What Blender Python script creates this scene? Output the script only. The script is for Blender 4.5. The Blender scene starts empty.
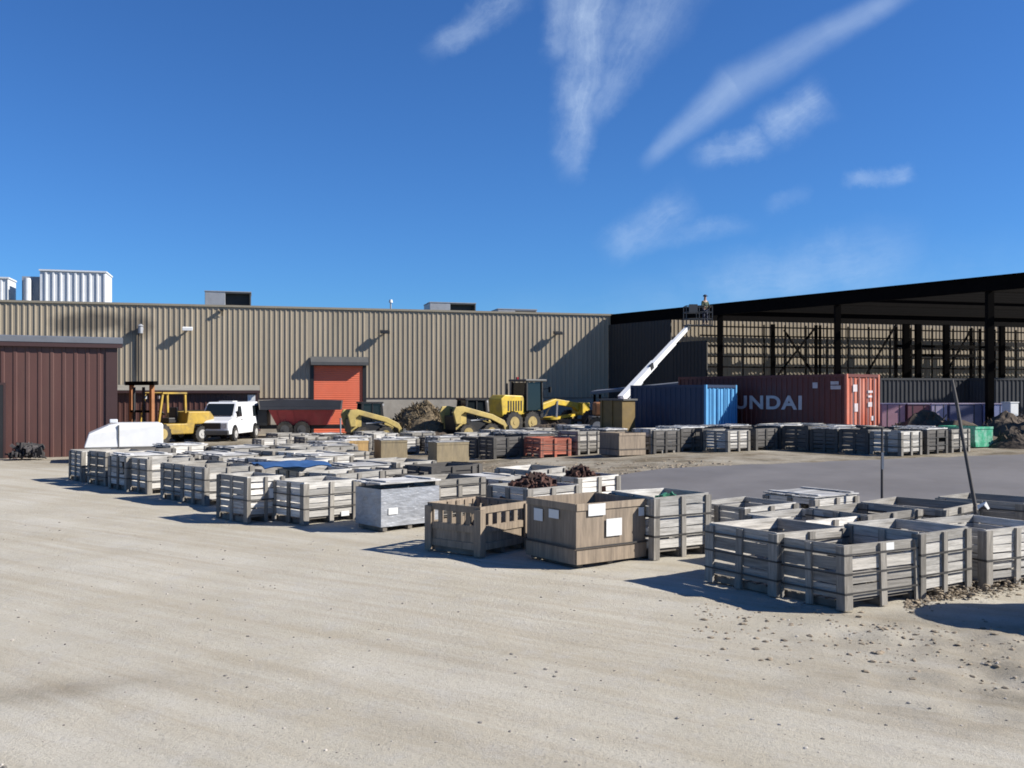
import bpy, bmesh, math, random
from mathutils import Vector, Matrix, noise
R = math.radians
random.seed(7)
scene = bpy.context.scene
COL = scene.collection
F, CX, HY, EYE = 950.0, 512.0, 394.0, 2.55      # focal length in pixels, image centre, horizon row, eye height

# ---------------------------------------------------------------- terrain
def sm(a, b, x):
    t = max(0.0, min(1.0, (x - a) / (b - a))); return t * t * (3 - 2 * t)
def gz(x, y):
    return 0.5 * sm(-6, 9, x) * sm(16, 31, y)
def G(px, py):
    """ground point seen at a pixel of the photograph"""
    k, m = (px - CX) / F, (py - HY) / F
    d = EYE / m
    for _ in range(30): d = 0.5 * d + 0.5 * (EYE - gz(k * d, d)) / m
    return Vector((k * d, d, gz(k * d, d)))
def AT(px, py, d): return Vector(((px - CX) / F * d, d, EYE + (HY - py) / F * d))
def on(px, d): x = (px - CX) / F * d; return Vector((x, d, gz(x, d)))
def PX(p): return CX + F * p[0] / p[1]
def PY(p): return HY - F * (p[2] - EYE) / p[1]

# ---------------------------------------------------------------- materials
ALB = .84
def nodes(m):
    m.use_nodes = True; nt = m.node_tree; return nt, nt.nodes, nt.links, nt.nodes['Principled BSDF']
def mat(name, col, rough=.6, var=.18, scale=4, metal=0, stretch=(1, 1, 1), bump=0, bscale=40, dirt=None, dirt_amt=.5, rnd=0, coat=0, oi=0):
    m = bpy.data.materials.new(name); nt, N, L, b = nodes(m); col = [c*ALB for c in col]; dirt = dirt and [c*ALB for c in dirt]
    tc = N.new('ShaderNodeTexCoord'); mp = N.new('ShaderNodeMapping'); mp.inputs['Scale'].default_value = stretch
    L.new(tc.outputs['Object'], mp.inputs['Vector'])
    n = N.new('ShaderNodeTexNoise'); n.inputs['Scale'].default_value = scale; n.inputs['Detail'].default_value = 7; n.inputs['Roughness'].default_value = .65
    L.new(mp.outputs[0], n.inputs['Vector'])
    mr = N.new('ShaderNodeMapRange'); mr.inputs[1].default_value = .3; mr.inputs[2].default_value = .7
    mr.inputs[3].default_value = 1 - var; mr.inputs[4].default_value = 1 + var; L.new(n.outputs['Fac'], mr.inputs[0])
    val = mr.outputs[0]
    if rnd:
        at = N.new('ShaderNodeAttribute'); at.attribute_name = 'rnd'
        m2 = N.new('ShaderNodeMapRange'); m2.inputs[3].default_value = 1 - rnd; m2.inputs[4].default_value = 1 + rnd; L.new(at.outputs['Fac'], m2.inputs[0])
        mu = N.new('ShaderNodeMath'); mu.operation = 'MULTIPLY'; L.new(val, mu.inputs[0]); L.new(m2.outputs[0], mu.inputs[1]); val = mu.outputs[0]
    if oi:
        ob = N.new('ShaderNodeObjectInfo')
        m2 = N.new('ShaderNodeMapRange'); m2.inputs[3].default_value = 1 - oi; m2.inputs[4].default_value = 1 + oi; L.new(ob.outputs['Random'], m2.inputs[0])
        mu = N.new('ShaderNodeMath'); mu.operation = 'MULTIPLY'; L.new(val, mu.inputs[0]); L.new(m2.outputs[0], mu.inputs[1]); val = mu.outputs[0]
    vm = N.new('ShaderNodeVectorMath'); vm.operation = 'SCALE'; vm.inputs[0].default_value = col; L.new(val, vm.inputs['Scale'])
    out = vm.outputs[0]
    if dirt:
        n2 = N.new('ShaderNodeTexNoise'); n2.inputs['Scale'].default_value = scale * .45; n2.inputs['Detail'].default_value = 9; n2.inputs['Roughness'].default_value = .7
        L.new(mp.outputs[0], n2.inputs['Vector'])
        m3 = N.new('ShaderNodeMapRange'); m3.inputs[1].default_value = .48; m3.inputs[2].default_value = .68; m3.inputs[4].default_value = dirt_amt; L.new(n2.outputs['Fac'], m3.inputs[0])
        mx = N.new('ShaderNodeMix'); mx.data_type = 'RGBA'; L.new(m3.outputs[0], mx.inputs[0]); L.new(out, mx.inputs[6]); mx.inputs[7].default_value = (*dirt, 1); out = mx.outputs[2]
    L.new(out, b.inputs['Base Color'])
    b.inputs['Roughness'].default_value = rough; b.inputs['Metallic'].default_value = metal; b.inputs['Coat Weight'].default_value = coat
    if bump:
        nb = N.new('ShaderNodeTexNoise'); nb.inputs['Scale'].default_value = bscale; nb.inputs['Detail'].default_value = 5; L.new(mp.outputs[0], nb.inputs['Vector'])
        bp = N.new('ShaderNodeBump'); bp.inputs['Strength'].default_value = bump; bp.inputs['Distance'].default_value = .02; L.new(nb.outputs['Fac'], bp.inputs['Height']); L.new(bp.outputs[0], b.inputs['Normal'])
    return m
M = {}
M['board'] = mat('weathered_board', (.54, .515, .47), .85, .3, 3, stretch=(1, 1, 14), bump=.3, bscale=10, rnd=.38, dirt=(.13, .115, .095), dirt_amt=.6, oi=.28)
M['board_grey'] = mat('grey_weathered_board', (.37, .345, .305), .85, .3, 3, stretch=(1, 1, 14), bump=.3, bscale=10, rnd=.4, dirt=(.12, .105, .085), dirt_amt=.6, oi=.2)
M['board_dark'] = mat('dark_weathered_board', (.10, .092, .084), .85, .3, 3, stretch=(1, 1, 14), bump=.3, bscale=10, rnd=.4, oi=.2)  # board tone darkened to hold the shade of the crate sides
M['post_dark'] = mat('dark_weathered_post', (.085, .078, .07), .85, .3, 3, stretch=(12, 12, 1), rnd=.3)  # posts darkened likewise, shade put into the colour
M['pole'] = mat('dark_weathered_pole', (.07, .062, .058), .8, .2, 4)
M['post'] = mat('weathered_post', (.245, .225, .195), .85, .35, 3, stretch=(12, 12, 1), bump=.3, bscale=10, rnd=.3, dirt=(.10, .088, .07), dirt_amt=.6, oi=.22)
M['deck'] = mat('pallet_wood', (.17, .15, .125), .9, .3, 4, rnd=.3)
M['lid'] = mat('lid_board', (.52, .51, .49), .8, .3, 3, stretch=(1, 9, 1), rnd=.3, dirt=(.14, .125, .11), dirt_amt=.7, oi=.25)
M['ply'] = mat('aged_plywood', (.275, .215, .155), .8, .28, 2.5, stretch=(9, 9, .8), bump=.15, bscale=14, dirt=(.13, .10, .075), dirt_amt=.7, rnd=.2)
M['khaki'] = mat('khaki_plywood', (.29, .23, .135), .8, .2, 2, stretch=(6, 6, 1), dirt=(.17, .14, .10))
M['ochre'] = mat('ochre_plywood', (.46, .29, .11), .8, .2, 2, stretch=(6, 6, 1), dirt=(.25, .18, .1))
M['redwood'] = mat('red_painted_board', (.42, .12, .07), .8, .3, 3, stretch=(1, 1, 9), rnd=.4, dirt=(.4, .34, .28))
M['green'] = mat('green_sheet', (.05, .36, .20), .5, .3, 6, dirt=(.5, .6, .55), dirt_amt=.7)
M['film'] = mat('grey_shrink_film', (.30, .31, .33), .28, .25, 3, stretch=(1, 1, 3), bump=.9, bscale=7, dirt=(.42, .43, .45), dirt_amt=.6)
M['strap'] = mat('steel_strap', (.035, .032, .03), .6, .2, 5)
M['paper'] = mat('paper_label', (.72, .72, .70), .7, .05, 5)
M['rust'] = mat('rusty_scrap', (.075, .032, .022), .9, .5, 5, rnd=.5)
M['junk'] = mat('dark_junk', (.05, .045, .045), .8, .5, 5, rnd=.6)
M['green_scrap'] = mat('green_plastic', (.03, .16, .09), .5, .3, 5)
M['blue_tarp'] = mat('blue_tarpaulin', (.035, .095, .23), .5, .2, 4, bump=.6, bscale=6)
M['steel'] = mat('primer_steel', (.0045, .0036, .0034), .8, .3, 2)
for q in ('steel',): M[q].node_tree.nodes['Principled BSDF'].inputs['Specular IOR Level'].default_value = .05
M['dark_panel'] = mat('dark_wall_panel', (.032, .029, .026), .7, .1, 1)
M['concrete'] = mat('concrete_block', (.36, .33, .28), .9, .15, 1.2, bump=.2, dirt=(.2, .18, .15), dirt_amt=.5)
M['brown'] = mat('brown_siding', (.088, .036, .028), .5, .12, .8, stretch=(3, 3, .5), dirt=(.11, .06, .046), dirt_amt=.35)
M['brown_dark'] = mat('brown_trim', (.05, .022, .02), .5, .1, 1)
M['roof_grey'] = mat('grey_roof_metal', (.14, .15, .17), .5, .15, 1)
M['roof_tan'] = mat('tan_roof_metal', (.25, .235, .20), .7, .15, 1)
M['trim'] = mat('tan_trim', (.30, .26, .19), .6, .1, 1)
M['door_red'] = mat('orange_red_door', (.80, .17, .08), .5, .08, .7, dirt=(.70, .22, .13), dirt_amt=.4)
M['hood'] = mat('door_hood', (.085, .085, .083), .6, .15, 1)
M['black'] = mat('black_paint', (.012, .012, .013), .5, .2, 3)
M['white'] = mat('white_paint', (.78, .78, .77), .4, .05, 2, dirt=(.6, .59, .56), dirt_amt=.3)
M['white_metal'] = mat('white_metal', (.66, .68, .70), .5, .06, 1.5, dirt=(.5, .5, .5), dirt_amt=.3)
M['galv'] = mat('galvanised', (.34, .35, .37), .5, .15, 2, metal=.2)
M['van'] = mat('van_paint', (.80, .81, .82), .25, .02, 1, coat=.5)
M['glass'] = mat('dark_glass', (.012, .016, .018), .08, .1, 1)
M['tyre'] = mat('tyre_rubber', (.022, .021, .02), .85, .3, 5, dirt=(.14, .115, .085), dirt_amt=.6)
M['rim'] = mat('wheel_rim', (.42, .41, .39), .45, .15, 4)
M['yrim'] = mat('dusty_yellow_rim', (.36, .27, .10), .6, .2, 4)
M['yellow'] = mat('machine_yellow', (.42, .27, .03), .55, .22, 3, dirt=(.16, .115, .05), dirt_amt=.85)
M['yellow2'] = mat('bright_machine_yellow', (.62, .43, .035), .5, .18, 3, dirt=(.26, .19, .08), dirt_amt=.7)
M['pale_yellow'] = mat('faded_machine_yellow', (.52, .39, .12), .55, .2, 3, dirt=(.24, .18, .10), dirt_amt=.75)
M['orange'] = mat('rusty_orange', (.30, .12, .04), .7, .3, 3)
M['red'] = mat('trailer_red', (.42, .055, .06), .5, .15, 2, dirt=(.25, .09, .07), dirt_amt=.4)
M['cont_red'] = mat('container_red', (.125, .023, .016), .55, .15, 1.2, dirt=(.085, .03, .022), dirt_amt=.5)  # shade of the long side is put into this red
M['cont_red_end'] = mat('container_red_faded', (.55, .12, .06), .55, .2, 1.5, stretch=(1, 1, .4), dirt=(.6, .34, .26), dirt_amt=.5)  # same red brightened, sun on the end put into its colour
M['cont_blue'] = mat('container_blue', (.011, .03, .078), .5, .12, 1.2, dirt=(.02, .04, .075), dirt_amt=.4)  # shade of the long side is worked into this blue
M['cont_blue_end'] = mat('container_light_blue', (.10, .34, .62), .5, .12, 1.2, dirt=(.2, .38, .55), dirt_amt=.4)  # same blue lightened to carry the sun on its end
M['cont_dark'] = mat('container_charcoal', (.04, .042, .05), .6, .15, 1)
M['letters'] = mat('faded_lettering', (.58, .51, .52), .7, .2, 3)
M['mustard'] = mat('mustard_steel', (.15, .10, .03), .6, .25, 2, dirt=(.1, .075, .05))
M['dirt'] = mat('brown_dirt', (.075, .054, .037), .95, .35, 2.5, bump=.8, bscale=9, dirt=(.13, .10, .072))
M['brush'] = mat('dry_brush', (.15, .112, .065), .95, .45, 6, rnd=.5)
M['stone'] = mat('gravel_stone', (.33, .30, .26), .9, .3, 8, rnd=.55)
M['clod'] = mat('mud_clod', (.27, .215, .15), .95, .3, 6, rnd=.3)
M['skin'] = mat('skin', (.45, .27, .19), .6, .05, 5)
M['navy'] = mat('navy_cloth', (.02, .025, .05), .8, .15, 5)
M['hivis'] = mat('drab_green_jacket', (.05, .075, .04), .8, .15, 5)
M['bundle_pink'] = mat('pink_wrap', (.50, .27, .32), .6, .15, 1.5)
M['bundle_maroon'] = mat('maroon_wrap', (.20, .07, .09), .6, .15, 1.5)
M['bundle_mauve'] = mat('mauve_wrap', (.50, .42, .53), .6, .15, 1.5)
M['bundle_navy'] = mat('dark_navy_wrap', (.12, .12, .21), .6, .15, 1.5)
M['bundle_blue'] = mat('violet_blue_wrap', (.32, .36, .60), .6, .15, 1.5)
M['lamp_red'] = mat('tail_lamp', (.4, .02, .02), .3)
M['lamp_clear'] = mat('headlamp', (.5, .5, .5), .15)

# tan ribbed siding, with uneven dark patches by the exhaust
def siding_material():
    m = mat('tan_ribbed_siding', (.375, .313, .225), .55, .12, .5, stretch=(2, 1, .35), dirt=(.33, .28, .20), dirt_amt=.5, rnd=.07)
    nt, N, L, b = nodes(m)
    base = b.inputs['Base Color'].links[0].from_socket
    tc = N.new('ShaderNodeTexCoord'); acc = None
    for (x, z, sx, sz) in DARK_PATCHES:
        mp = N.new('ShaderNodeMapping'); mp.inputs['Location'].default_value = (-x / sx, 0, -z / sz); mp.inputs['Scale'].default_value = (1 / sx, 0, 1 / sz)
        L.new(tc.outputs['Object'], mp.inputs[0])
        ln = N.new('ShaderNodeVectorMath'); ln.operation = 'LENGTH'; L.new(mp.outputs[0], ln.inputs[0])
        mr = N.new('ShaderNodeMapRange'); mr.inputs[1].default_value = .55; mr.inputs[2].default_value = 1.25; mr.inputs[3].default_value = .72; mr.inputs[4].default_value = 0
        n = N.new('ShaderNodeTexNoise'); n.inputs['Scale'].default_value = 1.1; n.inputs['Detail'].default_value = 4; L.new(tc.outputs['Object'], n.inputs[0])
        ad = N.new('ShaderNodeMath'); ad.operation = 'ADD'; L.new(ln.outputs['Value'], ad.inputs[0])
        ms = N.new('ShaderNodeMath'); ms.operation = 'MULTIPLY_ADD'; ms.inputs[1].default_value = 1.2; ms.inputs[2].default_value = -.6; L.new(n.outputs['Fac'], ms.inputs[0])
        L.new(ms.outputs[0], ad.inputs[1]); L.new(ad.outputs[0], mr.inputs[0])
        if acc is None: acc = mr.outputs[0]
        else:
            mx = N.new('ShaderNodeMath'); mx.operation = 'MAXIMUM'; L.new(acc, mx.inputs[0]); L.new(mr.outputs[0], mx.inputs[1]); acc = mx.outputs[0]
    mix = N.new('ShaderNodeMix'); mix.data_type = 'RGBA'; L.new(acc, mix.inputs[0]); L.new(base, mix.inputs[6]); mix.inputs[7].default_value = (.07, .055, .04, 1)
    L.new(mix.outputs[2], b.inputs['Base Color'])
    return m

# ---------------------------------------------------------------- mesh builder
class MB:
    def __init__(s): s.v = []; s.f = []; s.r = []; s.smooth = []
    def add(s, vs, fs, rnd=None, mtx=None, smooth=False):
        o = len(s.v); rnd = random.random() if rnd is None else rnd
        for p in vs:
            p = Vector(p)
            if mtx is not None: p = mtx @ p
            s.v.append(p)
        for f in fs: s.f.append([i + o for i in f]); s.r.append(rnd); s.smooth.append(smooth)
        return s
    def box(s, x0, x1, y0, y1, z0, z1, mtx=None, rnd=None):
        vs = [(x0,y0,z0),(x1,y0,z0),(x1,y1,z0),(x0,y1,z0),(x0,y0,z1),(x1,y0,z1),(x1,y1,z1),(x0,y1,z1)]
        return s.add(vs, [(0,3,2,1),(4,5,6,7),(0,1,5,4),(1,2,6,5),(2,3,7,6),(3,0,4,7)], rnd, mtx)
    def bar(s, p, q, w, h=None, rnd=None):
        p, q = Vector(p), Vector(q); h = h or w; d = q - p; l = d.length; z = d.normalized()
        up = Vector((0, 0, 1)) if abs(z.z) < .95 else Vector((0, 1, 0))
        x = z.cross(up).normalized(); y = x.cross(z)
        mt = Matrix((x, y, z)).transposed().to_4x4(); mt.translation = p
        return s.box(-w/2, w/2, -h/2, h/2, 0, l, mt, rnd)
    def cyl(s, p, q, r, r2=None, n=14, cap=True, rnd=None):
        p, q = Vector(p), Vector(q); r2 = r if r2 is None else r2; z = (q - p).normalized()
        up = Vector((0, 0, 1)) if abs(z.z) < .95 else Vector((0, 1, 0))
        x = z.cross(up).normalized(); y = z.cross(x)
        vs = []
        for c, rr in ((p, r), (q, r2)):
            for i in range(n):
                a = 2 * math.pi * i / n; vs.append(c + (x * math.cos(a) + y * math.sin(a)) * rr)
        s.add(vs, [(i, (i+1) % n, n + (i+1) % n, n + i) for i in range(n)], rnd, smooth=True)
        if cap:
            s.add(vs[:n], [tuple(range(n))[::-1]], rnd); s.add(vs[n:], [tuple(range(n))], rnd)
        return s
    def prism(s, poly, y0, y1, mtx=None, rnd=None):
        """outline in x, z given a thickness along y"""
        n = len(poly); vs = [(x, y0, z) for x, z in poly] + [(x, y1, z) for x, z in poly]
        return s.add(vs, [tuple(range(n)), tuple(range(n, 2*n))[::-1]] + [(i, n+i, n+(i+1) % n, (i+1) % n) for i in range(n)], rnd, mtx)
    def loft(s, rings, rnd=None, smooth=False):
        n = len(rings[0]); vs = [p for r in rings for p in r]; fs = []
        for k in range(len(rings) - 1):
            for i in range(n): fs.append((k*n+i, k*n+(i+1) % n, (k+1)*n+(i+1) % n, (k+1)*n+i))
        fs.append(tuple(range(n))[::-1]); fs.append(tuple(range((len(rings)-1)*n, len(rings)*n)))
        return s.add(vs, fs, rnd, smooth=smooth)
    def mesh(s, name, m, bevel=0):
        me = bpy.data.meshes.new(name); me.from_pydata(s.v, [], s.f); me.validate()
        if len(me.polygons) == len(s.f):
            at = me.attributes.new('rnd', 'FLOAT', 'FACE'); at.data.foreach_set('value', s.r)
            me.polygons.foreach_set('use_smooth', s.smooth)
        bm = bmesh.new(); bm.from_mesh(me)
        bmesh.ops.recalc_face_normals(bm, faces=bm.faces)
        if bevel:
            bmesh.ops.remove_doubles(bm, verts=bm.verts, dist=1e-5)
            bmesh.ops.bevel(bm, geom=[e for e in bm.edges if len(e.link_faces) == 2 and e.calc_face_angle(0) > .5], offset=bevel, segments=2, affect='EDGES', profile=.5)
        bm.to_mesh(me); bm.free()
        me.materials.append(m); return me
    def build(s, name, m, parent=None, bevel=0, bev_mod=0):
        me = s.mesh(name, m, bevel); return link(name, me, parent, bev_mod)
def link(name, me, parent=None, bev_mod=0):
    o = bpy.data.objects.new(name, me); COL.objects.link(o)
    if parent is not None: o.parent = parent
    if bev_mod:
        b = o.modifiers.new('bevel', 'BEVEL'); b.width = bev_mod; b.segments = 2; b.limit_method = 'ANGLE'
    return o
def tag(o, label=None, cat=None, group=None, kind=None):
    for k, v in (('label', label), ('category', cat), ('group', group), ('kind', kind)):
        if v: o[k] = v
    return o
def thing(name, label, cat, loc=(0, 0, 0), rotz=0, group=None):
    o = bpy.data.objects.new(name, None); COL.objects.link(o); o.empty_display_size = .2
    o.location = loc; o.rotation_euler = (0, 0, rotz); return tag(o, label, cat, group)
def dup(root, loc, rotz, label, scale=None):
    def cp(o, par):
        c = o.copy(); COL.objects.link(c)
        if par is not None: c.parent = par
        for ch in list(o.children): cp(ch, c)
        return c
    r = cp(root, None); r.location = loc; r.rotation_euler = (0, 0, rotz); r['label'] = label
    if scale: r.scale = scale
    return r
def wheel(root, c, r, w, rim, axis=(0, 1, 0), name='wheel'):
    c = Vector(c); ax = Vector(axis)
    t = MB().cyl(c - ax*w/2, c + ax*w/2, r, n=24)
    for k in range(16):
        a = 2*math.pi*k/16
        if abs(ax.y) > .5:
            p = c + Vector((math.cos(a), 0, math.sin(a))) * r; t.bar(p - ax*w*.5, p + ax*w*.5, .05*r/.45, .07*r/.45)
    o = t.build(name, M['tyre'], root)
    h = MB().cyl(c - ax*(w/2+.015), c + ax*(w/2+.015), r*.56, n=18)
    h.cyl(c - ax*(w/2+.04), c + ax*(w/2+.04), r*.2, n=10)
    h.build('rim', rim, o); return o

# ---------------------------------------------------------------- ground
def axis_vals(a, b, step, lo, hi, grow=1.25):
    v = []; x = a
    while x <= b + 1e-6: v.append(x); x += step
    s = step; x = b
    while x < hi: s *= grow; x += s; v.append(min(x, hi))
    s = step; x = a; w = []
    while x > lo: s *= grow; x -= s; w.append(max(x, lo))
    return w[::-1] + v
def ground_bump(x, y):
    near = 1 - sm(22, 32, y)
    n1 = noise.fractal(Vector((x*.35, y*.35, 1.3)), 1, 2, 4) * .022
    # wheel tracks sweep from the foreground right towards the shed
    q = x*.62 + y*.78 + .6*noise.noise(Vector((x*.12, y*.12, 4)))
    tr = (math.sin(q*3.7) + .6*math.sin(q*8.3 + 1)) * .007 * (.4 + .6*noise.noise(Vector((x*.2, y*.2, 9))))
    rut = sm(2.2, 4.5, x) * (1 - sm(9.6, 11.2, y + .25*x - 1.2)) * sm(6.5, 8, y)
    r2 = rut * .05 * noise.fractal(Vector((x*2.2, y*2.2, 3)), 1, 2, 4)
    fine = noise.noise(Vector((x*3, y*3, 0))) * .004
    return (n1 + tr + r2 + fine) * near * sm(0, 1, 1) - .012
def ground():
    xs = axis_vals(-11, 11, .11, -900, 900, 1.16); ys = axis_vals(3.4, 24, .11, -120, 1600, 1.12)
    vs = []; mud = []; nx = len(xs)
    P1, P2 = G(480, 474), G(1000, 461)
    for y in ys:
        for x in xs:
            b = ground_bump(x, y) if abs(x) < 60 and 0 < y < 60 else -.012
            vs.append((x, y, gz(x, y) + b))
            # muddy zone on the far side of the yard, and the churned strip front right
            m = sm(18.5, 25, y - .25*x*(-1 if x < 0 else .1)) * sm(-6, 0, x + .0*y) * (1 - .0)
            m = max(m, sm(30, 38, y) * sm(-24, -14, x))
            m *= .75 + .5*noise.noise(Vector((x*.5, y*.5, 2)))
            rut = sm(1.5, 5, x) * (1 - sm(10.6, 12.0, y + .25*x - 1.2)) * sm(6.3, 8.2, y)
            m = max(m, rut * (.45 + .8*noise.noise(Vector((x*.9, y*.9, 5)))))
            qx, qy = x + 4.0, y - 8.2; patch = math.exp(-((qx*.9 + qy*.4)/1.1)**2 - ((qy*.9 - qx*.3)/.32)**2) * .5; m = max(m, patch)  # soft darker patch in the left foreground, mixed through the mud mask
            mud.append(max(0, min(1, m)))
    fs = [(j*nx+i, j*nx+i+1, (j+1)*nx+i+1, (j+1)*nx+i) for j in range(len(ys)-1) for i in range(nx-1)]
    me = bpy.data.meshes.new('ground'); me.from_pydata(vs, [], fs)
    at = me.attributes.new('mud', 'FLOAT', 'POINT'); at.data.foreach_set('value', mud)
    me.polygons.foreach_set('use_smooth', [True]*len(fs))
    m = bpy.data.materials.new('limestone_gravel'); nt, N, L, b = nodes(m)
    tc = N.new('ShaderNodeTexCoord')
    def nz(scale, det=6, rough=.6, st=None, rot=0):
        n = N.new('ShaderNodeTexNoise'); n.inputs['Scale'].default_value = scale; n.inputs['Detail'].default_value = det; n.inputs['Roughness'].default_value = rough
        if st:
            vr = N.new('ShaderNodeVectorRotate'); vr.rotation_type = 'Z_AXIS'; vr.inputs['Angle'].default_value = -rot; L.new(tc.outputs['Object'], vr.inputs['Vector'])
            mp = N.new('ShaderNodeMapping'); mp.inputs['Scale'].default_value = st; L.new(vr.outputs[0], mp.inputs[0]); L.new(mp.outputs[0], n.inputs[0])
        else: L.new(tc.outputs['Object'], n.inputs[0])
        return n.outputs['Fac']
    def ramp(s, a, b_, c0, c1):
        r = N.new('ShaderNodeMapRange'); r.inputs[1].default_value = a; r.inputs[2].default_value = b_; r.inputs[3].default_value = c0; r.inputs[4].default_value = c1; L.new(s, r.inputs[0]); return r.outputs[0]
    def mixc(f, a, c):
        x = N.new('ShaderNodeMix'); x.data_type = 'RGBA'
        if hasattr(f, 'links'): L.new(f, x.inputs[0])
        else: x.inputs[0].default_value = f
        for i, q in ((6, a), (7, c)):
            if isinstance(q, tuple): x.inputs[i].default_value = (*[c*ALB for c in q], 1)
            else: L.new(q, x.inputs[i])
        return x.outputs[2]
    base = mixc(ramp(nz(.45, 5), .36, .64, 0, 1), (.445, .40, .312), (.52, .48, .398))
    base = mixc(ramp(nz(1, 7, .65, (.12, 2.4, 1), R(146)), .44, .62, 0, .6), base, (.37, .315, .225))
    base = mixc(ramp(nz(2.3, 8, .7), .5, .72, 0, .5), base, (.45, .43, .395))
    base = mixc(ramp(nz(38, 4, .7), .53, .70, 0, .6), base, (.22, .215, .18))
    base = mixc(ramp(nz(90, 3, .7), .5, .7, 0, .35), base, (.50, .47, .42))
    at = N.new('ShaderNodeAttribute'); at.attribute_name = 'mud'
    mudc = mixc(ramp(nz(1.6, 7, .7), .4, .62, 0, 1), (.185, .145, .095), (.10, .083, .052))
    mul = N.new('ShaderNodeMath'); mul.operation = 'MULTIPLY'; mul.use_clamp = True; L.new(at.outputs['Fac'], mul.inputs[0]); L.new(ramp(nz(1.1, 8, .7), .3, .62, .35, 1.25), mul.inputs[1])
    base = mixc(mul.outputs[0], base, mudc)
    L.new(base, b.inputs['Base Color']); b.inputs['Roughness'].default_value = .95; b.inputs['Specular IOR Level'].default_value = .2
    ad = N.new('ShaderNodeMath'); ad.operation = 'ADD'; L.new(nz(16, 8, .75), ad.inputs[0])
    m4 = N.new('ShaderNodeMath'); m4.operation = 'MULTIPLY'; m4.inputs[1].default_value = .55; L.new(nz(70, 4, .7), m4.inputs[0]); L.new(m4.outputs[0], ad.inputs[1])
    bp = N.new('ShaderNodeBump'); bp.inputs['Strength'].default_value = .55; bp.inputs['Distance'].default_value = .03; L.new(ad.outputs[0], bp.inputs['Height']); L.new(bp.outputs[0], b.inputs['Normal'])
    me.materials.append(m)
    tag(link('ground', me), kind='structure')
ground()

def pad():
    far = [G(*p) for p in ((566, 483), (600, 478), (660, 470), (740, 466), (820, 463), (905, 459), (1030, 455), (1200, 450))]
    near = [G(*p) for p in ((570, 486), (600, 491), (660, 502), (740, 515), (820, 530), (905, 540), (1030, 555), (1200, 575))]
    def smp(c, t):
        t *= len(c) - 1; i = min(int(t), len(c) - 2); return c[i].lerp(c[i+1], t - i)
    nu, nv = 120, 24; vs = []
    for j in range(nv + 1):
        for i in range(nu + 1):
            a, b = smp(near, i/nu), smp(far, i/nu); p = a.lerp(b, j/nv)
            w = .35*noise.fractal(Vector((p.x*.8, p.y*.8, 8)), 1, 2, 4) if j in (0, nv) else 0
            p = p + Vector((w*.4, w, 0)); vs.append((p.x, p.y, gz(p.x, p.y) + .028))
    fs = [(j*(nu+1)+i, j*(nu+1)+i+1, (j+1)*(nu+1)+i+1, (j+1)*(nu+1)+i) for j in range(nv) for i in range(nu)]
    me = bpy.data.meshes.new('pad'); me.from_pydata(vs, [], fs)
    m = mat('wet_grey_paving', (.16, .149, .142), .66, .16, .5, bump=.2, bscale=4, dirt=(.115, .102, .092), dirt_amt=.4); m.node_tree.nodes['Principled BSDF'].inputs['Specular IOR Level'].default_value = .3
    me.materials.append(m); tag(link('paved_yard', me), kind='structure')
pad()

def lumps(name, pts, size, m, flat=.6):
    """many small stones in one mesh"""
    mb = MB(); t = (1 + 5**.5) / 2
    ico = [(-1,t,0),(1,t,0),(-1,-t,0),(1,-t,0),(0,-1,t),(0,1,t),(0,-1,-t),(0,1,-t),(t,0,-1),(t,0,1),(-t,0,-1),(-t,0,1)]
    fa = [(0,11,5),(0,5,1),(0,1,7),(0,7,10),(0,10,11),(1,5,9),(5,11,4),(11,10,2),(10,7,6),(7,1,8),(3,9,4),(3,4,2),(3,2,6),(3,6,8),(3,8,9),(4,9,5),(2,4,11),(6,2,10),(8,6,7),(9,8,1)]
    for (x, y, z) in pts:
        s = size[0] + (size[1] - size[0]) * random.random()**2.5; s /= 1.9
        a = random.random()*6.28; ex, ey = random.uniform(.7, 1.3), random.uniform(.7, 1.3)
        mt = Matrix.Translation((x, y, z + s*.06)) @ Matrix.Rotation(a, 4, 'Z') @ Matrix.Rotation(random.uniform(-.4, .4), 4, 'X')
        mb.add([(p[0]*s*ex*random.uniform(.75, 1.2), p[1]*s*ey*random.uniform(.75, 1.2), p[2]*s*flat*random.uniform(.75, 1.2)) for p in ico], fa, mtx=mt)
    return tag(mb.build(name, m), kind='stuff')
pts = []
for _ in range(3600):
    d = 4.2 + 16*random.random()**1.6; x = random.uniform(-.62, .62)*d
    if noise.noise(Vector((x*.6, d*.6, 7))) + random.uniform(-.5, .5) < 0: continue
    pts.append((x, d, ground_bump(x, d)))
lumps('gravel', pts, (.004, .022), M['stone'])
pts = []
for _ in range(800):
    px, py = random.uniform(690, 1030), random.gauss(636 + .06*0, 17)
    py += (px - 860) * .12
    if py < 600: continue
    p = G(px, py)
    if noise.noise(Vector((p.x*1.5, p.y*1.5, 2))) + random.uniform(-.3, .6) < 0: continue
    pts.append((p.x, p.y, ground_bump(p.x, p.y)))
for _ in range(900):
    t = random.random(); px = 905 + 125*t; py = 604 - 21*t + random.gauss(0, 4)
    p = G(px, py); pts.append((p.x, p.y, ground_bump(p.x, p.y) + max(0, random.gauss(.04, .05))*sm(0, .4, t)))
lumps('mud_clods', pts, (.006, .04), M['clod'], .5)

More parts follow.
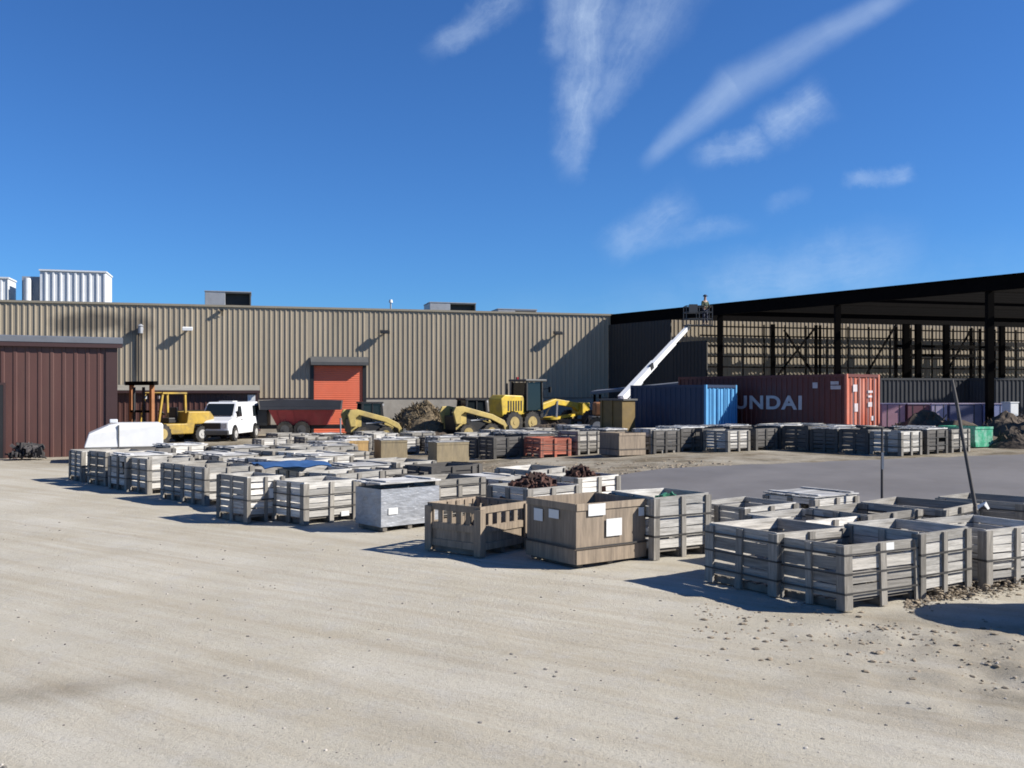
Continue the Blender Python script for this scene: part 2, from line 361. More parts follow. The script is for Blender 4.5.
# ---------------------------------------------------------------- crates
L0, W0, H0 = 1.3, 1.1, .85
def side(L, W, k):
    """transform of one side: local x along the side, outside is -y"""
    if k == 0: return Matrix.Translation((0, -W/2, 0)), L
    if k == 1: return Matrix.Translation((0, W/2, 0)) @ Matrix.Rotation(math.pi, 4, 'Z'), L
    if k == 2: return Matrix.Translation((-L/2, 0, 0)) @ Matrix.Rotation(-math.pi/2, 4, 'Z'), W
    return Matrix.Translation((L/2, 0, 0)) @ Matrix.Rotation(math.pi/2, 4, 'Z'), W
class Kind: pass
def crate_kind(kind, seed, boards='board', posts='post', nb=5, gap=.015, mids=1, straps=(.3, .56), lid=None, straight=False):
    rs = random.getstate(); random.seed(seed)
    L, W, H = L0, W0, H0; K = []                      # (name, MB, material)
    for k in range(4):
        T, l = side(L, W, k); mb = MB()
        if kind == 'slat':
            z0 = .13; bh = (H - z0) / nb
            for i in range(nb):
                j = random.uniform(-.006, .006); g = gap*random.uniform(.5, 1.6)
                a, b = -l/2 + .024*(k > 1), l/2 - .024*(k > 1)
                tilt = Matrix.Translation((0, 0, z0 + i*bh + bh/2)) @ Matrix.Rotation(random.gauss(0, .011), 4, 'Y')
                cut = random.choice((0, 0, 0, 0, 0, 0, .0, l*random.uniform(.1, .5))) if 0 < i < nb - 1 else 0
                mb.box(a, b - cut, .001 + j*.3, .022 + j*.3, -bh/2 + g/2, bh/2 - g/2, T @ tilt)
            K.append(('side_panel', mb, M[boards]))
        elif kind == 'open':                          # pallet-like crate of upright pickets
            for z in (.10, .40, .74): mb.box(-l/2, l/2, .0, .02, z, z + .12, T)
            mb.box(-l/2 + .03, l/2 - .03, .023, .032, .12, H*.62, T)
            n = 6
            for i in range(n):
                x = -l/2 + .07 + (l - .14)*i/(n-1); mb.box(x - .05, x + .05, .022, .04, .1, H - .02, T)
            K.append(('side_panel', mb, M[boards]))
        elif kind == 'ply':
            mb.box(-l/2 + .02*(k > 1), l/2 - .02*(k > 1), .001, .02, .09, H, T)
            mb.box(-l/2, l/2, -.018, -.001, .04, .24, T); mb.box(-l/2, l/2, -.014, -.001, H - .09, H + .004, T)
            K.append(('side_panel', mb, M[boards]))
        elif kind == 'wrap':
            n = 16; mb2 = []
            for j in range(9):
                z = .08 + (H - .16)*j/8
                for i in range(n + 1):
                    x = -l/2 + l*i/n; mb2.append((x, .012*noise.noise(Vector((x*5 + k*9, z*7, seed))) * (0 < i < n), z))
            mb.add(mb2, [(j*(n+1)+i, j*(n+1)+i+1, (j+1)*(n+1)+i+1, (j+1)*(n+1)+i) for j in range(8) for i in range(n)], mtx=T)
            K.append(('film_side', mb, M['film']))
    if kind in ('slat', 'open'):
        for sx in (-1, 1):
            for sy in (-1, 1):
                mb = MB(); x, y = sx*(L/2), sy*(W/2); w = .1; t = .034
                le = random.uniform(-.012, .012)
                mb.box(min(x, x - sx*w), max(x, x - sx*w), min(y, y + sy*t), max(y, y + sy*t), 0, H - .03 + le)
                mb.box(min(x, x + sx*t), max(x, x + sx*t), min(y + sy*t, y - sy*w), max(y + sy*t, y - sy*w), 0, H - .032 + le)
                K.append(('corner_post', mb, M[posts]))
        for k in range(4):
            T, l = side(L, W, k)
            for m_ in range(mids):
                x = (m_ + 1)/(mids + 1)*l - l/2 + random.uniform(-.03, .03)
                mb = MB().box(x - .05, x + .05, -.035, 0, .0, H - .025, T @ Matrix.Rotation(random.uniform(-.02, .02), 4, 'Y')); K.append(('middle_post', mb, M[posts]))
    mb = MB()
    for x in (-.55, 0, .55): mb.box(x - .045, x + .045, -W/2 + .03, W/2 - .03, 0, .09)
    for i in range(7): y = -W/2 + .03 + (W - .16)*i/6; mb.box(-L/2 + .03, L/2 - .03, y, y + .1, .092, .11)
    K.append(('pallet_base', mb, M['deck']))
    for z in straps:
        mb = MB()
        for k in range(4):
            T, l = side(L, W, k); e = .039; mb.box(-l/2 - e, l/2 + e, -e - .003, -e, z, z + .024, T)
        K.append(('strap', mb, M['strap']))
    if lid or kind == 'wrap':
        mb = MB(); n = 7
        for i in range(n):
            y0 = -W/2 - .03 + (W + .06)*i/n
            mb.box(-L/2 - .03, L/2 + .03, y0 + .006, y0 + (W + .06)/n - .006, H + .012, H + .034 + random.uniform(-.004, .008), Matrix.Rotation(random.uniform(-.008, .008), 4, 'Y'))
        for x in (-.5, .5): mb.box(x - .05, x + .05, -W/2, W/2, H + .046, H + .068)
        K.append(('lid', mb, M[lid or 'lid']))
    o = Kind(); o.parts = [(n_, mb.mesh(n_, m_), m_) for n_, mb, m_ in K]
    me = bpy.data.meshes.new('crate'); vs, fs, rr, mi = [], [], [], []; mats = []
    for n_, mb, m_ in K:
        if m_ not in mats: mats.append(m_)
        b = len(vs); vs += mb.v; fs += [[i + b for i in f] for f in mb.f]; rr += mb.r; mi += [mats.index(m_)]*len(mb.f)
    me.from_pydata(vs, [], fs)
    for m_ in mats: me.materials.append(m_)
    at = me.attributes.new('rnd', 'FLOAT', 'FACE'); at.data.foreach_set('value', rr); me.polygons.foreach_set('material_index', mi)
    bm = bmesh.new(); bm.from_mesh(me); bmesh.ops.recalc_face_normals(bm, faces=bm.faces); bm.to_mesh(me); bm.free()
    o.mesh = me; random.setstate(rs); return o
KINDS = {
 'grey slatted': [crate_kind('slat', s) for s in (1, 2, 3)],
 'strapped grey slatted': [crate_kind('slat', s, 'board_grey', nb=4, gap=.022, straps=(.2, .45, .7)) for s in (4, 5)],
 'lidded grey slatted': [crate_kind('slat', s, lid='lid') for s in (6, 7)],
 'narrow slatted grey': [crate_kind('slat', s, nb=6, gap=.02, mids=1, straps=(.4,)) for s in (8, 9)],
 'dark slatted': [crate_kind('slat', s, 'board_dark', 'post_dark', straps=(.4,)) for s in (20, 21)],
 'pale lidded dark': [crate_kind('slat', s, 'board_dark', 'post_dark', lid='lid') for s in (22, 23)],
 'brown picket sided': [crate_kind('open', 10, 'ply', 'ply', mids=0, straps=())],
 'brown plywood': [crate_kind('ply', 11, 'ply', straps=(.25,), lid=None)],
 'khaki plywood': [crate_kind('ply', 12, 'khaki', straps=(), lid='lid')],
 'ochre plywood': [crate_kind('ply', 13, 'ochre', straps=(), lid='lid')],
 'film wrapped': [crate_kind('wrap', 14, straps=())],
 'red slatted': [crate_kind('slat', 15, 'redwood', 'redwood')],
 'green sheeted': [crate_kind('ply', 16, 'green', straps=())],
}
CRATES = []
def crate(kind, corner, ang, row, L=L0, W=W0, H=H0, full=True, label=None, tilt=0, var=None):
    """corner: ground point of the corner nearest the camera; ang: direction of the side that faces the sun"""
    a = R(ang); r = Vector((math.cos(a), math.sin(a), 0)); l = Vector((-math.sin(a), math.cos(a), 0))
    c = Vector(corner) + r*L/2 + l*W/2; c.z = gz(c.x, c.y) - .004
    ks = KINDS[kind]; k = ks[var if var is not None else random.randrange(len(ks))]
    if full:
        o = thing('wooden_crate', label, 'crate', c, a)
        for n_, me, m_ in k.parts: link(n_, me, o)
    else:
        o = link('wooden_crate', k.mesh); tag(o, label, 'crate'); o.location = c; o.rotation_euler = (0, 0, a)
    o.rotation_euler.x = R(tilt); o.rotation_euler.y = R(random.uniform(-.6, .6))
    o.scale = (L/L0, W/W0, H/H0); o['group'] = 'wooden crates stored in the yard'
    CRATES.append((o, kind, row, c, label)); return o
FR = 'front row'
# --- right-hand cluster, nearest first
cA = crate('strapped grey slatted', G(845, 612), 30, 'x', 1.34, 1.04, .77, label='weathered grey crate jutting nearest the camera, bound with three straps', var=0)
cB = crate('strapped grey slatted', G(776, 597), 33, 'x', 1.34, 1.18, .80, label='grey strapped crate tucked just left of the nearest jutting crate', var=1)
cA.rotation_euler.x = R(-1.6); cB.rotation_euler.y = R(1.0)
K1 = crate('grey slatted', G(920, 600), 31, 'x', .98, 1.1, .84, label='bright sunlit slatted crate just right of the nearest jutting crate', var=2)
K2 = crate('narrow slatted grey', G(986, 590), 27, 'x', 1.2, 1.1, .80, label='grey slatted crate at the right edge behind the mud clods', var=0)
crate('grey slatted', G(806, 573), 34, 'x', 1.25, 1.1, .74, label='open crate directly behind the nearest jutting crate', var=0)
crate('narrow slatted grey', G(745, 553), 36, 'x', 1.3, 1.1, .74, label='open grey crate behind the strapped crate pair, nearer the plywood box', var=1)
crate('strapped grey slatted', G(868, 566), 32, 'x', 1.25, 1.1, .78, label='open crate in the middle of the right cluster, left of the leaning pole', var=0)
crate('strapped grey slatted', G(944, 560), 42, 'x', 1.2, 1.35, .80, label='dark sided open crate left of the leaning pole')
crate('strapped grey slatted', G(1024, 556), 42, 'x', 1.2, 1.35, .84, label='dark sided open crate right of the leaning pole at the right edge')
crate('lidded grey slatted', G(815, 540), 35, 'x', 1.2, 1.1, .72, label='lidded low crate at the back of the right cluster by the straight stake', var=0)
# --- front row
cC = crate('grey slatted', G(654, 560), 33, 'x', 1.15, 1.05, .98, label='tall white weathered slatted crate right of the plywood box', var=1)
cP = crate('brown plywood', G(576, 568), 36, 'x', 1.4, 1.2, .93, label='brown plywood box with white paper labels on its sunlit side')
cS = crate('brown picket sided', G(480, 557), 51, 'x', 1.2, 1.14, .77, label='low brown crate with upright pickets left of the plywood box')
cW = crate('film wrapped', G(381, 532), 42, 'x', 1.35, .86, .86, label='crate wrapped in grey plastic film in the front row')
cE = crate('grey slatted', G(304, 525), 46, 'x', 1.25, 1.08, .83, label='grey slatted crate left of the film wrapped crate', var=0)
cF = crate('narrow slatted grey', G(247, 523), 46, 'x', .82, 1.14, .92, label='slatted crate with six boards and a white tag, left of the film wrapped pair', var=1)
for i, (px, py, kd, H) in enumerate(((205, 506, 'grey slatted', .88), (185, 502, 'strapped grey slatted', .9), (148, 494, 'grey slatted', .9), (127, 491, 'lidded grey slatted', .9), (106, 486, 'strapped grey slatted', .95), (82, 482, 'narrow slatted grey', .9))):
    crate(kd, G(px, py), 43 + random.uniform(-4, 4), 'front row', 1.2, 1.15, H)
def sticker(parent, T, x0, x1, z0, z1, name='paper_label'):
    MB().box(x0, x1, -.022, -.019, z0, z1, T).build(name, M['paper'], parent)
T0, _ = side(L0, W0, 0); T2, _ = side(L0, W0, 2)
sticker(cP, T0, -.12, .17, .38, .62); sticker(cP, T0, -.45, -.14, .68, .84); sticker(cP, T0, .49, .6, .62, .74); sticker(cP, T2, -.36, -.16, .55, .72); sticker(cP, T2, -.02, .2, .62, .74)
sticker(cA, T0, -.05, .18, .72, .82); sticker(cF, T0, .12, .34, .42, .6); sticker(cW, T0, -.5, -.3, .3, .42)
sticker(cE, T0, .25, .45, .1, .2)
cR1 = crate('grey slatted', G(528, 532), 40, 'x', 1.3, 1.15, .80, label='pale crate holding the larger rusty scrap heap behind the plywood box', var=2)
cR2 = crate('narrow slatted grey', G(578, 517), 40, 'x', 1.2, 1.1, .80, label='pale crate holding the small dark scrap heap', var=0)
# --- field of crates behind the front row
FRONT = [Vector(p) for p in ((2.6, 12.6, 0), (.93, 13.92, 0), (-.52, 14.95, 0), (-2.44, 17.6, 0), (-4.1, 18.8, 0), (-5.27, 18.95, 0), (-7.05, 21.8, 0), (-8.96, 23.5, 0), (-11.6, 26.3, 0), (-13.4, 28.8, 0))]
def along(s):
    for a, b in zip(FRONT, FRONT[1:]):
        d = (b - a).length
        if s <= d: return a.lerp(b, s/d)
        s -= d
    return None
FLEN = sum((b - a).length for a, b in zip(FRONT, FRONT[1:]))
ORD = 'first second third fourth fifth sixth seventh eighth ninth tenth eleventh twelfth thirteenth fourteenth fifteenth sixteenth seventeenth eighteenth nineteenth twentieth'.split()
placed = [c[3].to_2d() for c in CRATES]
def clear(p, d=1.12): return all((p - q).length > d for q in placed)
rr = random.Random(11)
MIX = ['grey slatted']*4 + ['strapped grey slatted']*3 + ['lidded grey slatted']*5 + ['narrow slatted grey']*3 + ['dark slatted']*2
FIELD = {}
for j in range(1, 16):
    off = Vector((.66, .75, 0)) * (1.52*j + rr.uniform(-.1, .1)); s = rr.uniform(0, .6)
    while s < FLEN:
        p = along(s); s += rr.uniform(1.26, 1.5)
        if p is None: break
        if rr.random() < .06: continue
        p = p + off + Vector((rr.uniform(-.12, .12), rr.uniform(-.12, .12), 0))
        px, d = PX(p), p.y; c = p.to_2d() + Vector((0, .85))
        if px > 600: ok = d < 15.6
        elif px > 560: ok = d < 18.2
        elif px > 470: ok = d < 21.5
        elif px > 335: ok = d < 24.5
        elif px > 175: ok = d < 41
        else: ok = d < 34
        if px < 75 or not ok or not clear(c): continue
        placed.append(c)
        H = rr.choice((.66, .74, .8, .86, .93)); kd = rr.choice(MIX)
        FIELD[j] = FIELD.get(j, 0) + 1
        crate(kd, (p.x, p.y, 0), 44 + rr.uniform(-7, 7), 'field%02d' % j, rr.uniform(1.15, 1.35), rr.uniform(1.0, 1.2), H, full=d < 24)
# --- far row along the muddy strip and on to the containers
def line_of(px, py, ang, n, row, kinds, L=1.3, W=1.1, H=.84, depth=1):
    p = G(px, py); l = Vector((-math.sin(R(ang)), math.cos(R(ang)), 0)); r = Vector((math.cos(R(ang)), math.sin(R(ang)), 0))
    for q in range(depth):
        for i in range(n):
            kd = kinds[min(i, len(kinds)-1)] if q == 0 else rr.choice(DK + DK + MIX[:5])
            c = p + l*(W + .12)*i + r*(L + .35)*q; placed.append(c.to_2d())
            crate(kd, (c.x, c.y, 0), ang + rr.uniform(-2.5, 2.5), row if q == 0 else row + ' back', L, W, H*rr.uniform(.95, 1.06), full=False)
DK = ['dark slatted', 'pale lidded dark']
line_of(343, 461, 28, 1, 'muddy row', ['ochre plywood'], 1.0, .8, .72)
line_of(381, 460, 26, 1, 'muddy row', ['khaki plywood'], 1.05, 1.0, .74)
line_of(437, 464, 27, 1, 'muddy row', ['khaki plywood'], 1.25, .8, .70)
line_of(494, 459, 34, 2, 'muddy row', ['dark slatted'], 1.2, 1.1, .8, 2)
line_of(541, 458, 26, 2, 'muddy row', ['red slatted', 'dark slatted'], 1.2, 1.3, .74, 1)
line_of(578, 455, 34, 1, 'muddy row', ['strapped grey slatted'], 1.0, 1.1, .86, 2)
line_of(619, 457, 31, 1, 'muddy row', ['brown plywood'], 1.2, 1.1, .82, 2)
line_of(651, 454, 33, 1, 'muddy row', ['grey slatted'], 1.1, 1.0, .84, 2)
line_of(728, 452, 36, 3, 'muddy row', ['narrow slatted grey', 'dark slatted', 'pale lidded dark'], 1.15, 1.1, .80, 3)
line_of(901, 456, 36, 6, 'container row', ['grey slatted', 'dark slatted', 'pale lidded dark', 'dark slatted', 'pale lidded dark', 'dark slatted'], 1.2, 1.1, .84, 3)
line_of(943, 449, 34, 1, 'container row', ['narrow slatted grey'], 1.1, 1.1, .72, 1)
crate('green sheeted', G(975, 448), 28, 'x', 1.05, 1.6, .80, full=False, label='crate with bright green sheeted side below the right dirt mound')
# loose rows further back before the machines
for j in range(4):
    d = 39.5 + 2.0*j; px = 262 + 8*j
    while px < 600:
        p = on(px, d + rr.uniform(-.4, .4)); px += rr.uniform(34, 52)
        if not clear(p.to_2d() + Vector((0, .8)), 1.25) or rr.random() < .12: continue
        placed.append(p.to_2d() + Vector((0, .8)))
        crate(rr.choice(MIX), (p.x, p.y, 0), 36 + rr.uniform(-5, 5), 'machine row %d' % j, rr.uniform(1.1, 1.3), rr.uniform(1, 1.2), rr.choice((.6, .68, .75)), full=False)
# labels: by look, row and count from the left
def lab():
    rows = {}
    for c in CRATES:
        if c[4] is None: rows.setdefault(c[2], []).append(c)
    for row, cs in rows.items():
        cs.sort(key=lambda c: PX(c[3]))
        if row == 'front row': nm = 'at the left end of the front row'
        elif row.startswith('field'): nm = 'in the %s row behind the front row' % ORD[int(row[5:]) - 1]
        elif row == 'muddy row': nm = 'in the row along the muddy strip'
        elif row == 'muddy row back': nm = 'behind the muddy strip row'
        elif row == 'container row': nm = 'in the line below the red container'
        elif row == 'container row back': nm = 'behind the line below the red container'
        else: nm = 'in %s row before the loaders' % ORD[int(row[-1])]
        for i, c in enumerate(cs):
            c[0]['label'] = '%s crate, %s from left %s' % (c[1], ORD[i] if i < 20 else 'number %d' % (i+1), nm)
lab()
# --- what lies in the crates
def scrap(name, label, cat, c, sx, sy, h, m, n=90, ln=(.15, .5), th=(.015, .05)):
    mb = MB()
    for _ in range(n):
        x, y = random.gauss(0, sx*.42), random.gauss(0, sy*.42)
        x, y = max(-sx, min(sx, x)), max(-sy, min(sy, y))
        z = h*max(.05, (1 - (x/sx)**2*.75 - (y/sy)**2*.75))*random.uniform(.35, 1)
        d = Vector((random.gauss(0, 1), random.gauss(0, 1), random.gauss(0, .28))).normalized()*random.uniform(*ln)/2
        w = random.uniform(*th); p = Vector((x, y, z)); q0, q1 = p - d, p + d
        lo = min(q0.z, q1.z) - w*2
        if lo < 0: q0.z -= lo; q1.z -= lo
        mb.bar(q0, q1, w, w*random.uniform(1, 3.5))
    o = mb.build(name, m); o.location = c; return tag(o, label, cat)
def inside(px, d, z): return Vector(((px - CX)/F*d, d, z))
scrap('scrap_heap', 'rusty brown scrap heaped in a crate behind the plywood box', 'scrap', Vector(cR1.location) + Vector((0, 0, .42)), .6, .5, .56, M['rust'], 700, (.06, .3), (.012, .045))
scrap('scrap_heap', 'small dark rusty scrap heap right of the larger rusty one', 'scrap', Vector(cR2.location) + Vector((0, 0, .45)), .45, .4, .52, M['rust'], 350, (.06, .25), (.012, .04))
scrap('scrap_heap', 'green plastic offcuts sticking out of the tall white crate', 'scrap', inside(666, 15.4, .72), .22, .2, .2, M['green_scrap'], 20, (.12, .28))
tp = MB(); n = 10
def tarp(name, label, c, rot, L, W, m, sag=.05, lift=.06):
    mb = MB(); nx, ny = 14, 10; vs = []
    for lay in (0, 1):
        for j in range(ny+1):
            for i in range(nx+1):
                x, y = (i/nx - .5)*L, (j/ny - .5)*W
                z = lift*(1 - (2*abs(j/ny - .5))**2) + sag*noise.noise(Vector((x*3, y*3, c[0]))) - .02*lay
                vs.append((x, y, z))
    k = (nx+1)*(ny+1); fs = []
    for lay in (0, 1): fs += [(lay*k+j*(nx+1)+i, lay*k+j*(nx+1)+i+1, lay*k+(j+1)*(nx+1)+i+1, lay*k+(j+1)*(nx+1)+i) for j in range(ny) for i in range(nx)]
    mb.add(vs, fs, smooth=True); o = mb.build(name, m); o.location = c; o.rotation_euler.z = rot
    return tag(o, label, 'tarpaulin')
tarp('tarpaulin', 'blue tarpaulin laid over crates in the middle of the field', AT(290, 464.5, 21.3), R(30), 1.5, 1.3, M['blue_tarp'])

# ---------------------------------------------------------------- main warehouse
U = Vector((math.cos(R(15)), math.sin(R(15)), 0)); WP = Vector((-11.2, 62, 0))
def t_of(px): k = (px - CX)/F; return (62*k + 11.2)/(U.x - U.y*k)
def wz(px, py): t = t_of(px); d = 62 + U.y*t; return EYE + (HY - py)/F*d
DARK_PATCHES = [(t_of(72), wz(72, 324), 1.2, .7), (t_of(100), wz(100, 321), 1.5, .65), (t_of(138), wz(138, 326), .8, .9), (t_of(137), wz(137, 350), .16, 3.0)]
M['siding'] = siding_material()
wh = thing('warehouse_building', 'long tan ribbed metal warehouse across the back of the yard', 'building', WP, R(15))
TOP, SB = 8.05, 2.3
d0, d1 = t_of(312), t_of(364.5)
def ribs(mb, x0, x1, z0, z1, pitch=.32, dep=.036, y=0):
    prof = []; x = x0
    while x < x1 - 1e-6:
        for a, h in ((0, 0), (pitch*.62, 0), (pitch*.70, -dep), (pitch*.92, -dep)):
            if x + a < x1: prof.append((x + a, y + h))
        x += pitch
    prof.append((x1, y)); n = len(prof)
    mb.add([(a, b, z0) for a, b in prof] + [(a, b, z1) for a, b in prof], [(i, i+1, n+i+1, n+i) for i in range(n-1)])
    for i in range(n - 1): mb.r[-(n-1) + i] = (math.sin(math.floor(prof[i][0]/(pitch*3))*12.9898)*43758.5) % 1
mb = MB(); ribs(mb, -45, d0 - .12, SB, TOP); ribs(mb, d0 - .12, d1 + .12, 4.75, TOP); ribs(mb, d1 + .12, 75, SB, TOP)
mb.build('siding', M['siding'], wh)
mb = MB(); mb.box(-45, d0 - .12, .02, .3, -.5, SB - .03); mb.box(d1 + .12, 75, .02, .3, -.5, SB - .03); mb.build('block_base', M['concrete'], wh)
mb = MB(); mb.box(-45, d0 - .12, -.03, .1, SB - .028, SB - .002); mb.box(d1 + .12, 75, -.03, .1, SB - .028, SB - .002); mb.build('drip_trim', M['brown_dark'], wh)
MB().box(-45, 75, -.10, .3, TOP + .002, TOP + .13).build('eave_trim', M['trim'], wh)
mb = MB(); mb.box(-45, 75, .32, 36, 7.7, 7.9); mb.build('roof', M['roof_tan'], wh)
mb = MB(); mb.box(-45, 75, 35.6, 36, -.5, 7.69); mb.box(-45, -44.7, .32, 35.58, -.5, 7.69); mb.box(74.7, 75, .32, 35.58, -.5, 7.69); mb.box(-44.6, d0 - .2, .12, .31, SB, 7.69); mb.box(d1 + .2, 74.6, .12, .31, SB, 7.69); mb.box(d0 - .2, d1 + .2, .12, .31, 4.8, 7.69)
mb.build('wall', M['concrete'], wh)
door = MB()
nsl = 34; dz = 4.6
vs = []
for i in range(nsl*4 + 1):
    z = dz*i/(nsl*4); vs.append((.035 - .012*abs(math.sin(math.pi*i/4)), z))
door.add([(d0 + .1, y, z) for y, z in vs] + [(d1 - .1, y, z) for y, z in vs], [(i, i+1, len(vs)+i+1, len(vs)+i) for i in range(len(vs)-1)])
dr = door.build('roll_up_door', M['door_red'], wh)
mb = MB(); mb.box(d0 - .12, d0 + .12, -.05, .1, 0, 4.5); mb.box(d1 - .12, d1 + .12, -.05, .1, 0, 4.5); mb.box(d0 + .12, d1 - .12, -.04, .03, 4.38, 4.5); mb.build('door_frame', M['black'], dr)
mb = MB(); hx0, hx1 = d0 - .1, d1 + .22
mb.add([(hx0, -.04, 4.42), (hx0, -.5, 4.42), (hx0, -.5, 4.62), (hx0, -.04, 4.98), (hx1, -.04, 4.42), (hx1, -.5, 4.42), (hx1, -.5, 4.62), (hx1, -.04, 4.98)], [(0,1,2,3),(7,6,5,4),(0,4,5,1),(1,5,6,2),(2,6,7,3),(3,7,4,0)])
mb.build('door_hood', M['hood'], dr)
mb = MB(); x, z = t_of(293), wz(293, 402.5); mb.box(x - .62, x + .62, -.02, .015, z - .17, z + .17); mb.build('notice_board', M['white'], wh)
# wall lights
def wall_pt(px, py, out): t = t_of(px); p = WP + U*t; n = Vector((U.y, -U.x, 0)); q = p + n*out; q.z = wz(px, py); return q
def wall_light(px, py, m, label):
    p = wall_pt(px, py, 0); o = thing('wall_light', label, 'light', p, R(15), 'flood lights on the warehouse wall')
    MB().box(-.05, .05, -.32, -.04, .0, .07).build('arm', M['galv'] if m == 'white' else M['black'], o)
    b = MB(); b.add([(-.3,-.62,-.02),(.3,-.62,-.02),(.3,-.30,.06),(-.3,-.30,.06),(-.3,-.62,.17),(.3,-.62,.17),(.3,-.30,.25),(-.3,-.30,.25)], [(0,3,2,1),(4,5,6,7),(0,1,5,4),(1,2,6,5),(2,3,7,6),(3,0,4,7)])
    b.build('lamp_head', M[m], o, bevel=.02)
wall_light(188, 331, 'white', 'white flood light high on the tan wall above the van')
wall_light(384, 334, 'black', 'dark flood light high on the tan wall right of the red door')
wall_light(556, 335, 'black', 'dark flood light high on the tan wall near the slanted shadow')
p = wall_pt(222, 310, 0); o = thing('wall_bracket', 'small dark bracket near the eave between the van and red door', 'bracket', p, R(15))
MB().box(-.1, .1, -.35, -.066, -.08, .05).bar((0, -.3, -.02), (-.0, -.07, -.35), .05).build('bracket_arm', M['black'], o)
# exhaust on the wall
p = wall_pt(141, 330, 0); o = thing('exhaust_vent', 'light metal exhaust cowl with thin pipe down the tan wall', 'vent', p, R(15))
mb = MB(); mb.cyl((0, -.3, -.22), (0, -.3, .22), .15); mb.cyl((0, -.3, .22), (0, -.3, .34), .2, .08); mb.build('cowl', M['galv'], o)
MB().cyl((0, -.28, .05), (0, -.066, .05), .16).build('wall_sleeve', M['galv'], o)
MB().cyl((-.12, -.14, -4.0), (-.12, -.14, -.1), .05, n=8).bar((-.12, -.14, -.1), (-.02, -.28, -.1), .08).build('pipe', M['black'], o)
# rooftop equipment (stands on the roof behind the eave)
def roof_box(name, label, px0, px1, py, back, depth, m, open_end=False, ribbed=False, cat='rooftop unit'):
    sc = (62 + U.y*t_of((px0+px1)/2) + back)/(62 + U.y*t_of((px0+px1)/2))
    t0, t1 = t_of(px0)*1.0, t_of(px1)*1.0; w = (t1 - t0)*sc
    zt = EYE + (HY - py)/F*(62 + U.y*t0 + back)
    n = Vector((-U.y, U.x, 0)); mid = (px0 + px1)/2
    # find point on the line 'back' metres behind the eave under pixel mid
    k = (mid - CX)/F; base = WP + n*back; t = (k*base.y - base.x)/(U.x - k*U.y); loc = base + U*t; loc.z = 7.9
    o = thing(name, label, cat, loc, R(15)); h = zt - 7.9
    if ribbed:
        mb = MB(); mb.box(-w/2, w/2, .07, depth, 0, h); mb.build('body', m, o)
        mb = MB(); ribs(mb, -w/2, w/2, .05, h - .06, .42, .06, .06); mb.build('ribbed_front', m, o)
        mb = MB(); mb.box(-w/2 - .05, w/2 + .05, -.04, depth + .03, h + .003, h + .1); mb.build('top_trim', m, o)
    elif open_end:
        mb = MB(); a = -w*.06
        mb.box(-w/2, a, 0, depth, .1, h); mb.build('body', M['galv'], o, bevel=.02)
        mb = MB(); mb.box(a + .002, w/2, .0, .06, .1, .3); mb.box(a + .002, w/2, 0, depth, h - .08, h); mb.box(w/2 - .07, w/2, .0, depth, .31, h - .09); mb.box(a + .002, w/2 - .072, depth - .1, depth, .31, h - .09)
        mb.build('hood', m, o)
        mb = MB(); mb.box(a + .01, w/2 - .08, .5, .55, .31, h - .09); mb.build('intake_grille', M['black'], o)
        mb = MB(); mb.box(-w/2 - .03, w/2 + .03, -.03, depth + .03, h + .002, h + .06); mb.build('top_cap', M['galv'], o)
    mb = MB(); mb.box(-w/2 + .1, w/2 - .1, .2, depth - .1, -.02, .098 if not ribbed else .04); mb.build('curb', M['roof_tan'], o)
    return o, w, h
wu, w, h = roof_box('rooftop_unit', 'large white ribbed rooftop unit above the brown shed', 40, 106, 271, 1.2, 2.6, M['white_metal'], ribbed=True)
mb = MB(); mb.box(-w/2 - 1.1, -w/2 - .1, .5, 2.4, 0, h*.86); mb.build('side_duct', M['galv'], wu)  # left side of the unit, its shade put into the grey
MB().cyl((-w/2 - .75, .3, .2), (-w/2 - .75, .3, h*.8), .22).build('pipe', M['white_metal'], wu)
roof_box('rooftop_unit', 'grey rooftop unit with a dark open hood above the van', 205, 251, 291.5, 1.5, 2.2, M['hood'], open_end=True)
roof_box('rooftop_unit', 'small flat rooftop unit near the middle of the roof', 430, 476, 302.5, 4.0, 2.5, M['hood'], open_end=True)
roof_box('rooftop_unit', 'low pale rooftop curb left of the dark steel frame', 498, 537, 309, 5.5, 2, M['galv'], open_end=True)
o, w, h = roof_box('rooftop_unit', 'pale rooftop unit cut by the left edge of the view', -28, 8, 278, 1.6, 2.0, M['white_metal'], ribbed=True)
p = wall_pt(392, 309, -.6); o = thing('roof_vent', 'thin pipe with a pale cap standing on the roof above the red door', 'vent', (p.x, p.y, 7.9), R(15))
MB().cyl((0, 0, 0), (0, 0, .75), .05, n=8).build('pipe', M['galv'], o); MB().cyl((0, 0, .752), (0, 0, .95), .14, .1, n=10).build('cap', M['white_metal'], o)

